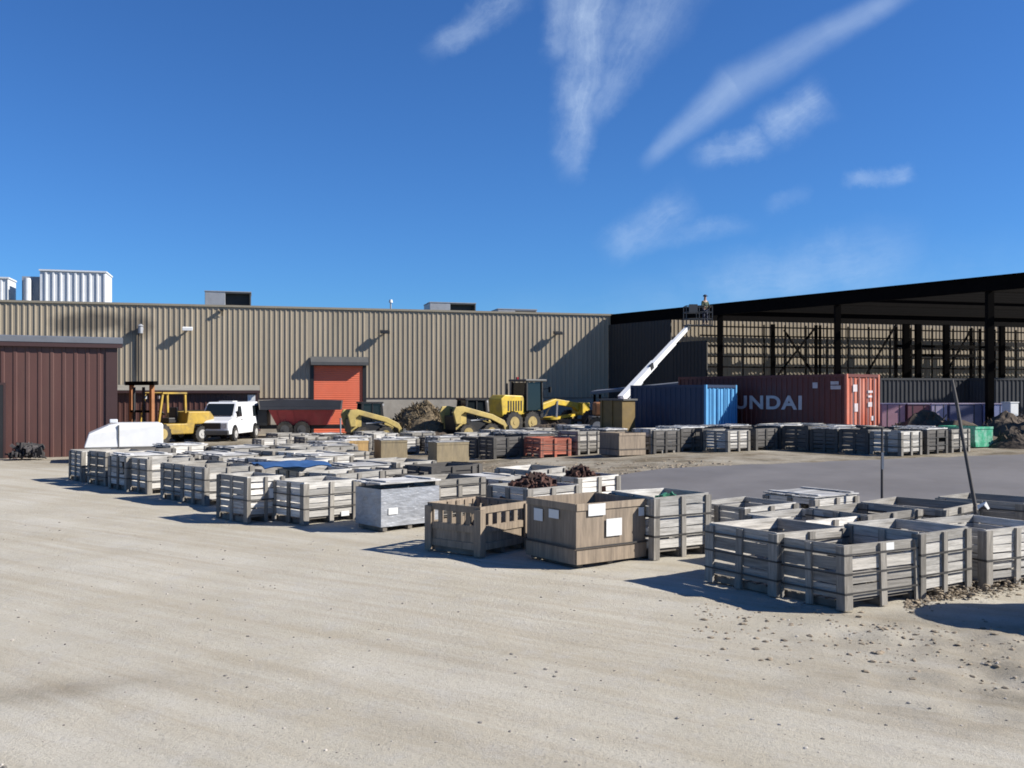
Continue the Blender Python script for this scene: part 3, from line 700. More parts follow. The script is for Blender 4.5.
# lean-to annex against the wall
t0, t1 = t_of(80), t_of(259) + .0
ax = thing('lean_to_annex', 'low brown annex with a grey roof behind the van', 'building', WP, R(15)); dp = 3.4
def scl(px):       # x along the wall of a pixel on the line dp in front of the wall
    n = Vector((U.y, -U.x, 0)); b = WP + n*dp; k = (px - CX)/F; return (k*b.y - b.x)/(U.x - k*U.y)
a0, a1 = scl(70), scl(258)
mb = MB(); ribs(mb, a0, a1, -.3, 2.62, .3, .03, -dp); mb.add([(a1, -dp, -.3), (a1, -.08, -.3), (a1, -.08, 2.9), (a1, -dp, 2.62)], [(0,1,2,3)]); mb.add([(a0, -dp, -.3), (a0, -.08, -.3), (a0, -.08, 2.9), (a0, -dp, 2.62)], [(0,1,2,3)])
mb.build('wall', M['brown'], ax)
mb = MB(); mb.add([(a0-.1, -dp-.25, 2.66), (a1+.1, -dp-.25, 2.66), (a1+.1, -.08, 3.0), (a0-.1, -.08, 3.0), (a0-.1, -dp-.25, 2.78), (a1+.1, -dp-.25, 2.78), (a1+.1, -.08, 3.12), (a0-.1, -.08, 3.12)], [(0,3,2,1),(4,5,6,7),(0,1,5,4),(1,2,6,5),(2,3,7,6),(3,0,4,7)])
mb.build('roof', M['roof_tan'], ax)
MB().box(a0 - .12, a1 + .12, -dp - .3, -dp - .252, 2.6, 2.76).build('fascia', M['brown_dark'], ax)
x = scl(251.5); mb = MB().box(x - .22, x + .22, -dp - .06, -dp - .035, 2.0, 2.5); mb.build('notice_board', M['white'], ax)
MB().box(a1 - .16, a1 + .01, -dp - .045, -dp - .032, -.3, 2.58).build('corner_trim', M['brown_dark'], ax)

# brown shed on the left
SU = Vector((math.cos(R(27)), math.sin(R(27)), 0)); sc_ = Vector((-.416*39.6, 39.6, 0))
sh = thing('metal_shed', 'dark brown ribbed metal shed with grey roof edge at the left', 'building', sc_, R(27))
mb = MB(); ribs(mb, -16, -.42, -.2, 4.62, .44, .028, 0); mb.build('siding', M['brown'], sh)
mb = MB(); mb.box(-16, -.02, .06, 12, -.2, 4.6); mb.build('wall', M['brown'], sh)
MB().box(-.42, .02, -.06, .05, -.2, 4.62).build('corner_trim', M['brown_dark'], sh)
mb = MB(); mb.prism([(-.22, 4.64), (-.22, 4.86), (-.1, 4.9), (12.3, 5.3), (12.3, 5.1)], -16.2, .22, Matrix.Rotation(math.pi/2, 4, 'Z') @ Matrix.Scale(-1, 4, (0, 1, 0)))
mb.build('roof', M['roof_grey'], sh)
MB().box(-16.2, .2, -.2, -.075, 4.46, 4.635).build('gutter', M['brown_dark'], sh)
def shx(px): k = (px - CX)/F; return (k*sc_.y - sc_.x)/(SU.x - k*SU.y)
x1 = shx(3); mb = MB(); mb.box(x1 - 1.3, x1, -.075, -.055, -.1, 2.9); dd = mb.build('door', M['black'], sh); MB().box(x1 - 1.4, x1 - 1.31, -.08, .0, -.1, 3.0).box(x1 + .01, x1 + .1, -.08, 0, -.1, 3.0).box(x1 - 1.31, x1 + .01, -.08, 0, 2.91, 3.0).build('frame', M['brown_dark'], dd)
for px_, py_ in ((19, 331), (71, 333)):
    pass
scrap('scrap_heap', 'dark tangled scrap dumped against the brown shed', 'scrap', on(27, 37.0), .6, .35, .6, M['junk'], 130, (.2, .8), (.02, .09))

# ---------------------------------------------------------------- steel frame building on the right
FD = Vector((.584, -.8117, 0)).normalized(); CO = Vector((7.04, 66.9, 0)) + Vector((U.y, -U.x, 0))*.12
fb = thing('steel_frame_building', 'dark unfinished steel frame building with open bays on the right', 'building', (0, 0, 0))
def FP(s, z): p = CO + FD*s; return Vector((p.x, p.y, z))
def s_of(px): k = (px - CX)/F; return (k*CO.y - CO.x)/(FD.x - k*FD.y)
ET = 8.1
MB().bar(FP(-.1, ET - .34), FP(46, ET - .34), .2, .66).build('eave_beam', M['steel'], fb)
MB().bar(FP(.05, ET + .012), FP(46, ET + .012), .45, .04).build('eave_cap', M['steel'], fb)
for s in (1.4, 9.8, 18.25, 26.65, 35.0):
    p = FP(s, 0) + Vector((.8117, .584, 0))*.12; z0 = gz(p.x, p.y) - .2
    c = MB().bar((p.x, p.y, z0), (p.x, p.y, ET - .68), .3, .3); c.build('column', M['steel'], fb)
for i in range(38):
    s = .7 + 1.18*i; p = FP(s, ET - .155); q = p + U*48
    MB().bar(p + U*.15, q, .08, .27).build('purlin', M['steel'], fb)
for s in (9.8, 18.25, 26.65, 35):
    p = FP(s, ET - .5); MB().bar(p + U*.12, p + U*48, .16, .36).build('rafter', M['steel'], fb)
# second line of posts, girts and bracing in front of the tan wall
def IN(px, off): # point at px, off metres in front of the tan wall
    n = Vector((U.y, -U.x, 0)); b = WP + n*off; k = (px - CX)/F; t = (k*b.y - b.x)/(U.x - k*U.y); p = b + U*t; return p
for px, w_ in ((773, .26), (816, .2), (906, .42), (918, .36), (946, .36), (1002, .34), (896, .2), (971, .2), (980, .16), (820, .16)):
    p = IN(px, 4.0 if w_ > .3 else 1.2); MB().bar((p.x, p.y, -.2), (p.x, p.y, 7.6), w_, w_).build('column', M['steel'], fb)
ga, gb = IN(700, .7), IN(1150, .7)
for i, z in enumerate((3.0, 3.75, 4.5, 5.25, 6.0, 6.75, 7.4)):
    MB().bar((ga.x, ga.y, z), (gb.x, gb.y, z), .06, .10).build('girt', M['steel'], fb)
px = 722
while px < 1100:
    p = IN(px, .55); MB().bar((p.x, p.y, 0), (p.x, p.y, 7.6), .09, .09).build('stud', M['steel'], fb); px += 21
for (pa, ya, pb, yb) in ((778, 375, 815, 328), (866, 375, 896, 325), (945, 375, 972, 328), (784, 330, 812, 372)):
    a, b = IN(pa, 1.2), IN(pb, 1.2); za = EYE + (HY-ya)/F*a.y; zb = EYE + (HY-yb)/F*b.y
    MB().bar((a.x, a.y, za), (b.x, b.y, zb), .12, .12).build('brace', M['steel'], fb)
for (pa, pb, y) in ((905, 975, 355), (896, 1010, 346)):
    a, b = IN(pa, 3.5), IN(pb, 3.5); z = EYE + (HY-y)/F*a.y
    MB().bar((a.x, a.y, z), (b.x, b.y, z), .12, .2).build('tie_beam', M['steel'], fb)
# finished wall panels of the first bay
sa, sb_ = s_of(673), s_of(709)
mb = MB(); ft = Matrix(((FD.x, -FD.y, 0, CO.x), (FD.y, FD.x, 0, CO.y), (0, 0, 1, 0), (0, 0, 0, 1)))
tmp = MB(); ribs(tmp, -.12, sa, -.3, ET - .7, .305, .03, -.25); mb.add(tmp.v, tmp.f, mtx=ft)
tmp = MB(); ribs(tmp, sa, sb_, -.3, 5.9, .305, .04, -.25); mb.add(tmp.v, tmp.f, mtx=ft)
mb.box(-.12, sa, -.2, -.12, -.3, ET - .7, ft); mb.box(sa + .002, sb_, -.2, -.12, -.3, 5.88, ft)
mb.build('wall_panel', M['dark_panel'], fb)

# ---------------------------------------------------------------- shipping containers
def container(name, label, corner, ang, L, H, m, mend, z=None):
    a = R(ang); ax_ = Vector((math.cos(a), math.sin(a), 0)); ay = Vector((-math.sin(a), math.cos(a), 0)); W = 2.44
    c = Vector(corner) - ax_*L/2 + ay*W/2; c.z = gz(c.x, c.y) if z is None else z
    o = thing(name, label, 'shipping container', c, a)
    for sgn in (-1, 1):
        mb = MB(); tmp = MB(); ribs(tmp, -L/2 + .1, L/2 - .1, .16, H - .12, .28, .036, 0)
        T = Matrix.Translation((0, -W/2 + .05, 0)) if sgn < 0 else Matrix.Translation((0, W/2 - .05, 0)) @ Matrix.Rotation(math.pi, 4, 'Z')
        mb.add(tmp.v, tmp.f, mtx=T); mb.build('side_wall', m, o)
    for sx in (-1, 1):
        T = (Matrix.Translation((L/2 - .06, 0, 0)) @ Matrix.Rotation(math.pi/2, 4, 'Z')) if sx > 0 else (Matrix.Translation((-L/2 + .06, 0, 0)) @ Matrix.Rotation(-math.pi/2, 4, 'Z'))
        if sx > 0:
            for hs in (-1, 1):
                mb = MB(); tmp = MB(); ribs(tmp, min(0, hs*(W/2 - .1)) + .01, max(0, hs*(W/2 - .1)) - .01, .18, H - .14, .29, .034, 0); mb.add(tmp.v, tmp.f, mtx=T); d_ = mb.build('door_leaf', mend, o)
                for xx in (.3, .8): 
                    MB().cyl(T @ Vector((hs*xx, -.07, .2)), T @ Vector((hs*xx, -.07, H - .16)), .02, n=8).build('lock_rod', M['galv'] if 'red' in name else mend, d_)
        else:
            mb = MB(); tmp = MB(); ribs(tmp, -W/2 + .1, W/2 - .1, .16, H - .12, .28, .036, 0); mb.add(tmp.v, tmp.f, mtx=T); mb.build('end_wall', m, o)
    for sx in (-1, 1):
        for sy in (-1, 1):
            mb = MB(); mb.box(sx*L/2 - (.11 if sx > 0 else 0), sx*L/2 + (.0 if sx > 0 else .11), sy*W/2 - (.1 if sy > 0 else 0), sy*W/2 + (0 if sy > 0 else .1), 0, H); mb.build('corner_post', mend if sx > 0 else m, o)
    mb = MB()
    for sy in (-1, 1):
        for z0, z1 in ((.02, .16), (H - .12, H - .002)): mb.box(-L/2 + .112, L/2 - .112, sy*(W/2 - .035) - .03, sy*(W/2 - .035) + .03, z0, z1)
    for sx in (-1, 1):
        for z0, z1 in ((.02, .16), (H - .13, H - .002)): mb.box(sx*(L/2 - .04) - .035, sx*(L/2 - .04) + .035, -W/2 + .102, W/2 - .102, z0, z1)
    mb.build('rail', m, o)
    MB().box(-L/2 + .115, L/2 - .115, -W/2 + .07, W/2 - .07, H - .03, H + .0).build('roof', m, o)
    MB().box(-L/2 + .115, L/2 - .115, -W/2 + .07, W/2 - .07, .03, .12).build('floor', M['deck'], o)
    return o
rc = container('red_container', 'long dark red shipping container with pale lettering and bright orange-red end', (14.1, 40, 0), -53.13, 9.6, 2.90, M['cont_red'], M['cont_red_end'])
cu = bpy.data.curves.new('lettering', 'FONT'); cu.body = 'HYUNDAI'; cu.size = 1; cu.extrude = .004; cu.offset = .03; cu.space_character = 1.12; cu.align_x = 'RIGHT'
to = bpy.data.objects.new('tmp_text', cu); COL.objects.link(to); bpy.context.view_layer.update()
me = bpy.data.meshes.new_from_object(to); bpy.data.objects.remove(to); me.materials.append(M['letters'])
lt = link('lettering', me, rc); xs = [v.co.x for v in me.vertices]; hgt = max(v.co.y for v in me.vertices)
s_ = 5.4/(max(xs) - min(xs)); lt.scale = (s_, .60/hgt, 1); lt.rotation_euler = (math.pi/2, 0, 0); lt.location = (4.8 - 2.2, -1.22 + .008, 1.38)
mb = MB()
for (x, z, w, h) in ((4.0, 2.25, .5, .16), (4.0, 2.45, .4, .14), (3.1, 2.3, .25, .25)): mb.box(x, x + w, -1.213, -1.208, z, z + h)
mb.build('marking', M['letters'], rc)
for (y, z, w, h) in ((.25, 2.1, .45, .1), (.3, 1.9, .35, .09), (-.75, 2.15, .3, .3), (-.65, 1.3, .25, .35), (.35, 1.5, .3, .2), (.6, .9, .2, .2)): MB().box(4.785, 4.789, y, y + w, z, z + h).build('marking', M['letters'], rc)
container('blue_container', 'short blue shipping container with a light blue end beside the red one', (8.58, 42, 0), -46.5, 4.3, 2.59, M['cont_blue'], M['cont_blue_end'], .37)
a = IN(868, 12); b = IN(968, 12)
container('charcoal_container', 'charcoal container under the steel frame, behind the red container end', (on(970, 57.5)), 12, 6.06, 2.95, M['cont_dark'], M['cont_dark'], .55)
container('charcoal_container', 'charcoal container under the steel frame at the right edge', (on(1076, 57.0)), 12, 6.06, 2.95, M['cont_dark'], M['cont_dark'], .55)
# wrapped bundles in a line
for (x0, x1, m, lb) in ((881, 906, 'bundle_pink', 'pink wrapped bundle next to the red container end'), (907, 930, 'bundle_maroon', 'dark maroon wrapped bundle second from the red container'), (931, 948, 'bundle_mauve', 'mauve wrapped bundle third from the red container'), (949, 983, 'bundle_navy', 'dark navy wrapped bundle behind the leaning pole'), (984, 1006, 'bundle_blue', 'violet blue wrapped bundle at the end of the coloured line')):
    d = 46; xa, xb = (x0 - CX)/F*d, (x1 - CX)/F*d; w = xb - xa
    o = thing('wrapped_bundle', lb, 'bundle', ((xa + xb)/2, d, gz(20, d)), R(4), 'wrapped bundles stacked in a line')
    MB().box(-w/2 + .01, w/2 - .01, 0, 1.3, .12, 1.55).build('wrap', M[m], o, bevel=.03)
    MB().box(-w/2 + .06, w/2 - .06, .05, 1.25, 0, .12).build('pallet', M['deck'], o)
    MB().box(-w/2, w/2, -.02, 1.32, 1.553, 1.60).build('cover_board', M['bundle_mauve'], o)
    for xx in (-w/4, w/4): MB().box(xx - .02, xx + .02, -.006, 1.306, .125, 1.552).build('strap', M['strap'], o)
p = AT(1010, 411, 44.5); o = thing('white_box', 'white box at the right end of the coloured bundles', 'box', (p.x, p.y, .5), R(20))
MB().box(-.25, .25, -.25, .25, .1, p.z - .5 + .38).build('body', M['white'], o, bevel=.03); MB().box(-.24, .24, -.24, .24, 0, .098).build('pallet', M['deck'], o); MB().box(-.27, .27, -.27, .27, p.z - .5 + .382, p.z - .5 + .43).build('lid', M['white'], o)

# dirt and brush piles
def mound(name, label, c, rx, ry, h, m, rough=.25, seed=0, tufts=0):
    nr, na = 14, 40; vs = [(0, 0, h*(1 + rough*.4*noise.noise(Vector((seed, 0, 0)))))]; fs = []
    for i in range(1, nr + 1):
        t = i/nr
        for k in range(na):
            a = 2*math.pi*k/na; x, y = math.cos(a)*t, math.sin(a)*t
            nn = noise.fractal(Vector((x*2.2 + seed, y*2.2, seed)), 1, 2, 5); nf = noise.noise(Vector((x*9 + seed, y*9, 1)))
            z = h*max(0, (1 - t**1.5)*(1 + rough*nn) + .09*nf*(1 - t)) - .06*t**6
            e = 1 + .14*noise.noise(Vector((math.cos(a)*1.5, math.sin(a)*1.5, seed)))
            vs.append((x*rx*e, y*ry*e, z))
    for k in range(na): fs.append((0, 1 + k, 1 + (k+1) % na))
    for i in range(nr - 1):
        for k in range(na): fs.append((1 + i*na + k, 1 + (i+1)*na + k, 1 + (i+1)*na + (k+1) % na, 1 + i*na + (k+1) % na))
    mb = MB(); mb.add(vs, fs, .5)
    for _ in range(tufts):
        a, t = random.random()*6.28, random.random()**.6*.95; x, y = math.cos(a)*t*rx, math.sin(a)*t*ry
        z = h*(1 - t**1.5); d = Vector((random.gauss(0, .5), random.gauss(0, .5), random.uniform(.0, .7))).normalized()*random.uniform(.1, .35)
        mb.bar(Vector((x, y, z - .1)), Vector((x, y, z)) + d, random.uniform(.012, .04), random.uniform(.012, .06))
    o = mb.build(name, m); o.location = c; return tag(o, label, 'dirt pile')
mound('brush_pile', 'tangled brown brush and soil pile between the two yellow loaders', on(421, 53), 2.5, 1.7, 1.95, M['brush'], .35, 3, 1900)
mound('dirt_pile', 'low dark soil mound behind the crates in front of the motor grader', on(556, 51.5), 2.6, 1.2, .62, M['dirt'], .5, 21, 80)
mound('dirt_pile', 'low soil mound in front of the tangled brush pile', on(432, 47.5), 1.7, .9, .55, M['dirt'], .5, 23, 60)
mound('dirt_pile', 'tall dark brown dirt mound below the coloured bundles at right', on(1014, 41), 2.6, 1.6, 1.15, M['dirt'], .4, 5, 60)
mound('dirt_pile', 'long low brown dirt mound left of the tall mound', on(935, 40.5), 3.2, 1.5, 1.1, M['dirt'], .5, 8, 60)
mound('dirt_pile', 'brown dirt heap beside the green crate at the right edge', on(1018, 36.5), 1.25, 1.0, .68, M['dirt'], .5, 12, 40)
# strip of debris in the muddy ground
pts = []
for _ in range(700):
    px, py = random.uniform(470, 740), random.gauss(469, 4.5)
    if py < 459: continue
    p = G(px, py); pts.append((p.x, p.y, p.z - .02))
lumps('mud_rubble', pts, (.02, .085), M['clod'], .6)

# ---------------------------------------------------------------- vehicles and machines
# white van
vd = 51.0; vn = thing('white_van', 'white van with dark windscreen parked before the brown annex', 'van', on(229, vd + 2.4), R(-94))
def van():
    W = .98; L = 5.1
    prof = [(2.55, .38), (2.62, .62), (2.58, 1.02), (2.45, 1.12), (1.75, 1.26), (1.62, 1.30), (1.05, 2.02), (.85, 2.10), (-2.3, 2.12), (-2.46, 2.05), (-2.52, 1.2), (-2.55, .55), (-2.5, .38)]
    rings = []
    for y, f in ((-W, 0), (-W + .06, 1), (W - .06, 1), (W, 0)):
        r = []
        for x, z in prof:
            ins = .12*max(0, (z - 1.15)/.95); yy = y*(1 - ins/W) if f == 0 else (abs(y) - ins)*(1 if y > 0 else -1)
            k = 1 if f else .985; r.append((x*k, yy, z if f or z < 1.9 else z - .05))
        rings.append(r)
    MB().loft(rings).build('body', M['van'], vn, bev_mod=.03)
    # windscreen
    MB().add([(1.60, -.80, 1.345), (1.60, .80, 1.345), (1.10, .74, 1.99), (1.10, -.74, 1.99), (1.58, -.80, 1.335), (1.58, .80, 1.335), (1.08, .74, 1.98), (1.08, -.74, 1.98)], [(0,1,2,3),(7,6,5,4),(0,4,5,1),(1,5,6,2),(2,6,7,3),(3,7,4,0)]).build('windscreen', M['glass'], vn)
    for v in vn.children:
        if v.name.startswith('windscreen'): v.location = (.035, 0, .03)
    for sy in (-1, 1):
        def q(x, z): return (x, sy*(W - .12*max(0, (z - 1.15)/.95) + .004), z)
        MB().add([q(1.4, 1.32), q(.55, 1.32), q(.55, 1.88), q(1.02, 1.88)], [(0,1,2,3)]).build('side_window', M['glass'], vn)
        MB().add([q(-1.3, 1.3), q(-2.3, 1.3), q(-2.3, 1.9), q(-1.3, 1.9)], [(0,1,2,3)]).build('side_window', M['glass'], vn)
        mo = MB().box(1.28, 1.42, sy*(W + .03) - .1, sy*(W + .03) + .1, 1.3, 1.62).build('mirror', M['black'], vn, bevel=.03)
        MB().box(2.56, 2.64, sy*.72 - .16, sy*.72 + .16, .74, .98).build('headlight', M['lamp_clear'], vn)
        for x in (1.72, -1.55):
            MB().cyl((x, sy*(W - .1), .42), (x, sy*(W + .008), .42), .47, n=20).build('wheel_arch', M['black'], vn)
            wheel(vn, (x, sy*(W - .06), .37), .37, .24, M['rim'])
        dh = MB().box(.6, .75, sy*(W + .006), sy*(W + .03), 1.12, 1.16).build('door_handle', M['black'], vn)
    MB().box(2.57, 2.66, -.52, .52, .68, 1.0).build('grille', M['black'], vn, bevel=.01)
    MB().box(2.5, 2.72, -.97, .97, .36, .6).build('bumper', M['hood'], vn, bevel=.03)
    MB().box(-.2, .5, -.4, .4, 2.115, 2.16).build('roof_rack', M['white'], vn)
van()
# dark pickup nose behind forklift
dk = thing('dark_car', 'dark car mostly hidden between the yellow forklift and the white van', 'car', on(192, 55.5), R(-96))
MB().loft([[(x*(.97 if abs(y) > .8 else 1), y*(1 - .1*max(0, z - .9)), z) for x, z in ((2.2, .35), (2.25, .8), (1.2, 1.02), (.5, 1.6), (-1.2, 1.62), (-2.0, 1.1), (-2.2, .9), (-2.2, .35))] for y in (-.88, -.8, .8, .88)]).build('body', M['black'], dk, bev_mod=.03)
MB().add([(1.13, -.66, 1.09), (1.13, .66, 1.09), (.57, .6, 1.56), (.57, -.6, 1.56)], [(0,1,2,3)]).build('windscreen', M['glass'], dk)
for sy in (-1, 1):
    for x in (1.4, -1.35): wheel(dk, (x, sy*.82, .33), .33, .22, M['rim'])
    MB().box(2.2, 2.27, sy*.6 - .15, sy*.6 + .15, .62, .76).build('headlight', M['lamp_clear'], dk)

# forklift, mast towards the camera's left
fk = thing('forklift', 'large yellow forklift with tall mast parked by the shed', 'forklift', on(166, 50), R(-124))
MB().prism([(-2.3, .55), (-2.35, 1.3), (-2.1, 1.62), (-.7, 1.62), (-.6, 1.0), (.9, 1.0), (1.2, .85), (1.2, .45), (-1.0, .45), (-1.1, .95), (-1.9, .95), (-2.0, .55)], -.95, .95).build('body', M['yellow'], fk, bev_mod=.05)
MB().box(-2.36, -1.15, -.6, .6, 1.0, 1.5).build('counterweight', M['yellow'], fk, bevel=.05)
for sy in (-1, 1):
    for (x0, z0, x1, z1) in ((1.0, .95, .75, 2.55), (-.65, 1.55, -.62, 2.55)):
        MB().bar((x0, sy*.75, z0), (x1, sy*.75, z1), .1, .1).build('guard_post', M['yellow'], fk)
    MB().bar((1.45, sy*.85, .15), (1.45, sy*.85, 3.15), .17, .2).build('mast_rail', M['orange'], fk)
    MB().bar((1.62, sy*.4, .2), (1.62, sy*.4, 2.9), .1, .12).build('lift_chain_post', M['black'], fk)
    MB().box(1.72, 3.2, sy*.4 - .07, sy*.4 + .07, .18, .24).build('fork', M['black'], fk)
    wheel(fk, (1.0, sy*.95, .5), .5, .35, M['yrim']); wheel(fk, (-1.5, sy*.9, .42), .42, .3, M['rim'])
mb = MB(); 
for x in (-.62, -.3, .05, .4, .75): mb.bar((x, -.82, 2.58), (x, .82, 2.58), .07, .06)
for sy in (-1, 1): mb.bar((-.68, sy*.8, 2.6), (.8, sy*.8, 2.6), .09, .09)
mb.build('overhead_guard', M['yellow'], fk)
mb = MB(); mb.box(1.35, 1.6, -1.2, 1.2, 3.0, 3.2); mb.box(1.35, 1.6, -.76, .76, 1.6, 1.72); mb.build('mast_crosshead', M['steel'], fk)
mb = MB(); mb.box(1.66, 1.73, -.75, .75, .3, .42); mb.box(1.66, 1.73, -.75, .75, .8, .92); mb.build('fork_carriage', M['black'], fk)
mb = MB(); mb.box(-.5, .05, -.3, .3, 1.02, 1.3); mb.box(-.52, -.38, -.3, .3, 1.3, 1.85); mb.build('seat', M['black'], fk, bevel=.04)
mb = MB(); mb.cyl((.45, 0, 1.0), (.3, 0, 1.55), .04, n=8); mb.cyl((.29, 0, 1.55), (.27, 0, 1.58), .2, n=16); mb.build('steering_wheel', M['black'], fk)
for sy in (-1, 1):
    MB().box(.78, .9, sy*.6 - .08, sy*.6 + .08, 2.3, 2.46).build('work_light', M['lamp_clear'], fk)
    MB().cyl((1.3, sy*.4, .6), (.95, sy*.5, 1.1), .06, n=8).build('tilt_ram', M['galv'], fk)
    MB().box(-2.38, -2.355, sy*.75 - .1, sy*.75 + .1, 1.15, 1.3).build('tail_light', M['lamp_red'], fk)
mb = MB()
for i in range(5): mb.box(-1.9 + .22*i, -1.78 + .22*i, -.957, -.951, 1.2, 1.45)
mb.build('vent_grille', M['black'], fk)
MB().cyl((-.75, .6, 1.6), (-.75, .6, 2.2), .05, n=8).build('exhaust_stack', M['black'], fk)

# white panelled box with sloping nose
wb = thing('white_storage_cover', 'white panelled cover with sloping nose in front of the forklift', 'cover', on(122, 36.3), R(24)); wb.scale = (.80, .9, 1.02)
prof = [(-1.65, .55), (-1.45, 1.05), (-.6, 1.36), (-.15, 1.42), (1.7, 1.42), (1.78, 1.36), (1.78, .55)]
mb = MB(); mb.loft([[(x, y*(1 if z < 1.2 or x < -1 else .93), z) for x, z in prof] for y in (-1, -.9, .9, 1)]); mb.build('shell', M['white'], wb, bev_mod=.03)
MB().box(-.2, -.15, -1.012, -.3, .56, 1.36).build('seam', M['hood'], wb)
MB().box(-.55, -.2, -.3, .1, 1.425, 1.56).build('roof_hatch', M['white_metal'], wb, bevel=.03)
MB().box(-1.6, 1.75, -.98, .98, .44, .545).build('skirt', M['hood'], wb)
for x in (-1.3, 1.4):
    for y in (-.8, .8): MB().box(x - .07, x + .07, y - .07, y + .07, -.02, .44).build('leg', M['galv'], wb)

# red tub trailer
rt = thing('dump_trailer', 'red dump trailer with black cover in front of the red door', 'trailer', on(303, 56.5), R(8)); rt.scale = (1.07, 1.07, 1.12)
def tub(z0, z1, a0, a1, b0, b1):
    return [[(-a0, -b0, z0), (a0, -b0, z0), (a0, b0, z0), (-a0, b0, z0)], [(-a1, -b1, z1), (a1, -b1, z1), (a1, b1, z1), (-a1, b1, z1)]]
MB().loft(tub(.65, 1.45, 1.35, 1.75, .75, 1.05)).build('tub', M['red'], rt)
mb = MB()
for x in (-1.4, -.5, .5, 1.4): mb.add([(x*.82 - .05, -.77, .66), (x*.82 + .05, -.77, .66), (x + .05, -1.08, 1.44), (x - .05, -1.08, 1.44), (x*.82 - .05, -.70, .66), (x*.82 + .05, -.70, .66), (x + .05, -1.0, 1.44), (x - .05, -1.0, 1.44)], [(0,1,2,3),(7,6,5,4),(0,4,5,1),(1,5,6,2),(2,6,7,3),(3,7,4,0)])
mb.build('rib', M['red'], rt)
MB().box(-2.2, 2.1, -1.15, 1.15, 1.46, 1.62).build('rim', M['cont_dark'], rt)
MB().prism([(-2.2, 1.625), (-2.25, 1.93), (-1.0, 1.98), (1.0, 1.97), (2.15, 1.94), (2.1, 1.625)], -1.12, 1.12).build('cover', M['cont_dark'], rt)
MB().box(-2.3, 2.3, -.5, .5, .45, .64).build('chassis', M['black'], rt)
MB().box(-2.35, -1.85, -.9, .9, .64, 1.455).build('headboard', M['black'], rt)
MB().bar((2.2, 0, .5), (3.2, 0, .5), .15).build('drawbar', M['black'], rt)
for sy in (-1, 1):
    for x in (-.9, .0): wheel(rt, (x, sy*.85, .42), .42, .26, M['hood'])
p = on(340.5, 45); o = thing('marker_post', 'thin pale post standing right of the red dump trailer', 'post', p)
MB().cyl((0, 0, 0), (0, 0, 1.35), .035, n=8).build('shaft', M['galv'], o); MB().cyl((0, 0, 1.352), (0, 0, 1.4), .05, n=8).build('cap', M['galv'], o)

# skid steer loaders
def skid(label, loc, rot):
    o = thing('skid_steer_loader', label, 'loader', loc, rot, 'yellow loaders before the tan wall')
    MB().prism([(-1.25, .5), (-1.3, 1.25), (-.55, 1.3), (.75, .75), (.85, .35), (-1.1, .35)], -.62, .62).build('body', M['black'], o, bev_mod=.03)
    cab = MB(); 
    for sy in (-1, 1):
        cab.bar((.5, sy*.46, .95), (.38, sy*.46, 2.05), .09); cab.bar((-.7, sy*.46, 1.2), (-.62, sy*.46, 2.05), .09); cab.bar((-.1, sy*.46, 1.1), (-.1, sy*.46, 2.05), .05)
    cab.box(-.72, .48, -.52, .52, 2.05, 2.13); cab.build('cab_frame', M['black'], o)
    mb = MB(); mb.loft([[(-.64, -.44, 1.1), (.42, -.44, 1.1), (.42, .44, 1.1), (-.64, .44, 1.1)], [(-.58, -.43, 2.045), (.33, -.43, 2.045), (.33, .43, 2.045), (-.58, .43, 2.045)]]); mb.build('cab_glass', M['glass'], o)
    for sy in (-1, 1):
        y0, y1 = sorted((sy*.66, sy*.80))
        MB().prism([(-1.35, .85), (-1.5, 1.45), (-1.38, 1.72), (-1.0, 1.75), (.6, 1.32), (1.25, 1.0), (1.5, .55), (1.5, .3), (1.32, .3), (1.2, .72), (.5, 1.08), (-.9, 1.45), (-1.1, 1.3), (-1.05, .85)], y0, y1).build('lift_arm', M['pale_yellow'], o, bev_mod=.02)
        MB().box(-1.3, -.75, *sorted((sy*.63, sy*.655)), .55, 1.4).build('side_plate', M['pale_yellow'], o)
        MB().cyl((-.5, sy*.6, 1.0), (.7, sy*.68, 1.1), .05, n=8).build('hydraulic_ram', M['galv'], o)
        for x in (.5, -.75): wheel(o, (x, sy*.74, .42), .42, .28, M['yrim'])
    MB().cyl((-1.1, .3, 1.2), (-1.1, .3, 1.62), .05, n=8).build('exhaust_stack', M['black'], o)
    for sy in (-1, 1):
        MB().box(.44, .52, sy*.4 - .07, sy*.4 + .07, 1.93, 2.03).build('work_light', M['lamp_clear'], o)
        h_ = MB()
        for z_ in (.0, .06): h_.bar((.2, sy*.645, .95 + z_), (.7, sy*.645, .8 + z_), .03); h_.bar((.7, sy*.645, .8 + z_), (1.2, sy*.645, .62 + z_), .03)
        h_.build('hose', M['black'], o)
    MB().prism([(1.45, .12), (2.25, .1), (2.2, .2), (1.62, .3), (1.6, .72), (1.45, .75)], -.9, .9).build('bucket', M['hood'], o)
    return o
s1 = skid('faded yellow skid steer loader in front of the red door', on(372, 50.5), R(24))
s2 = dup(s1, on(474, 51.5), R(30), 'yellow skid steer loader between the brush pile and the grader'); s2.scale = (1.12, 1.12, 1.04)

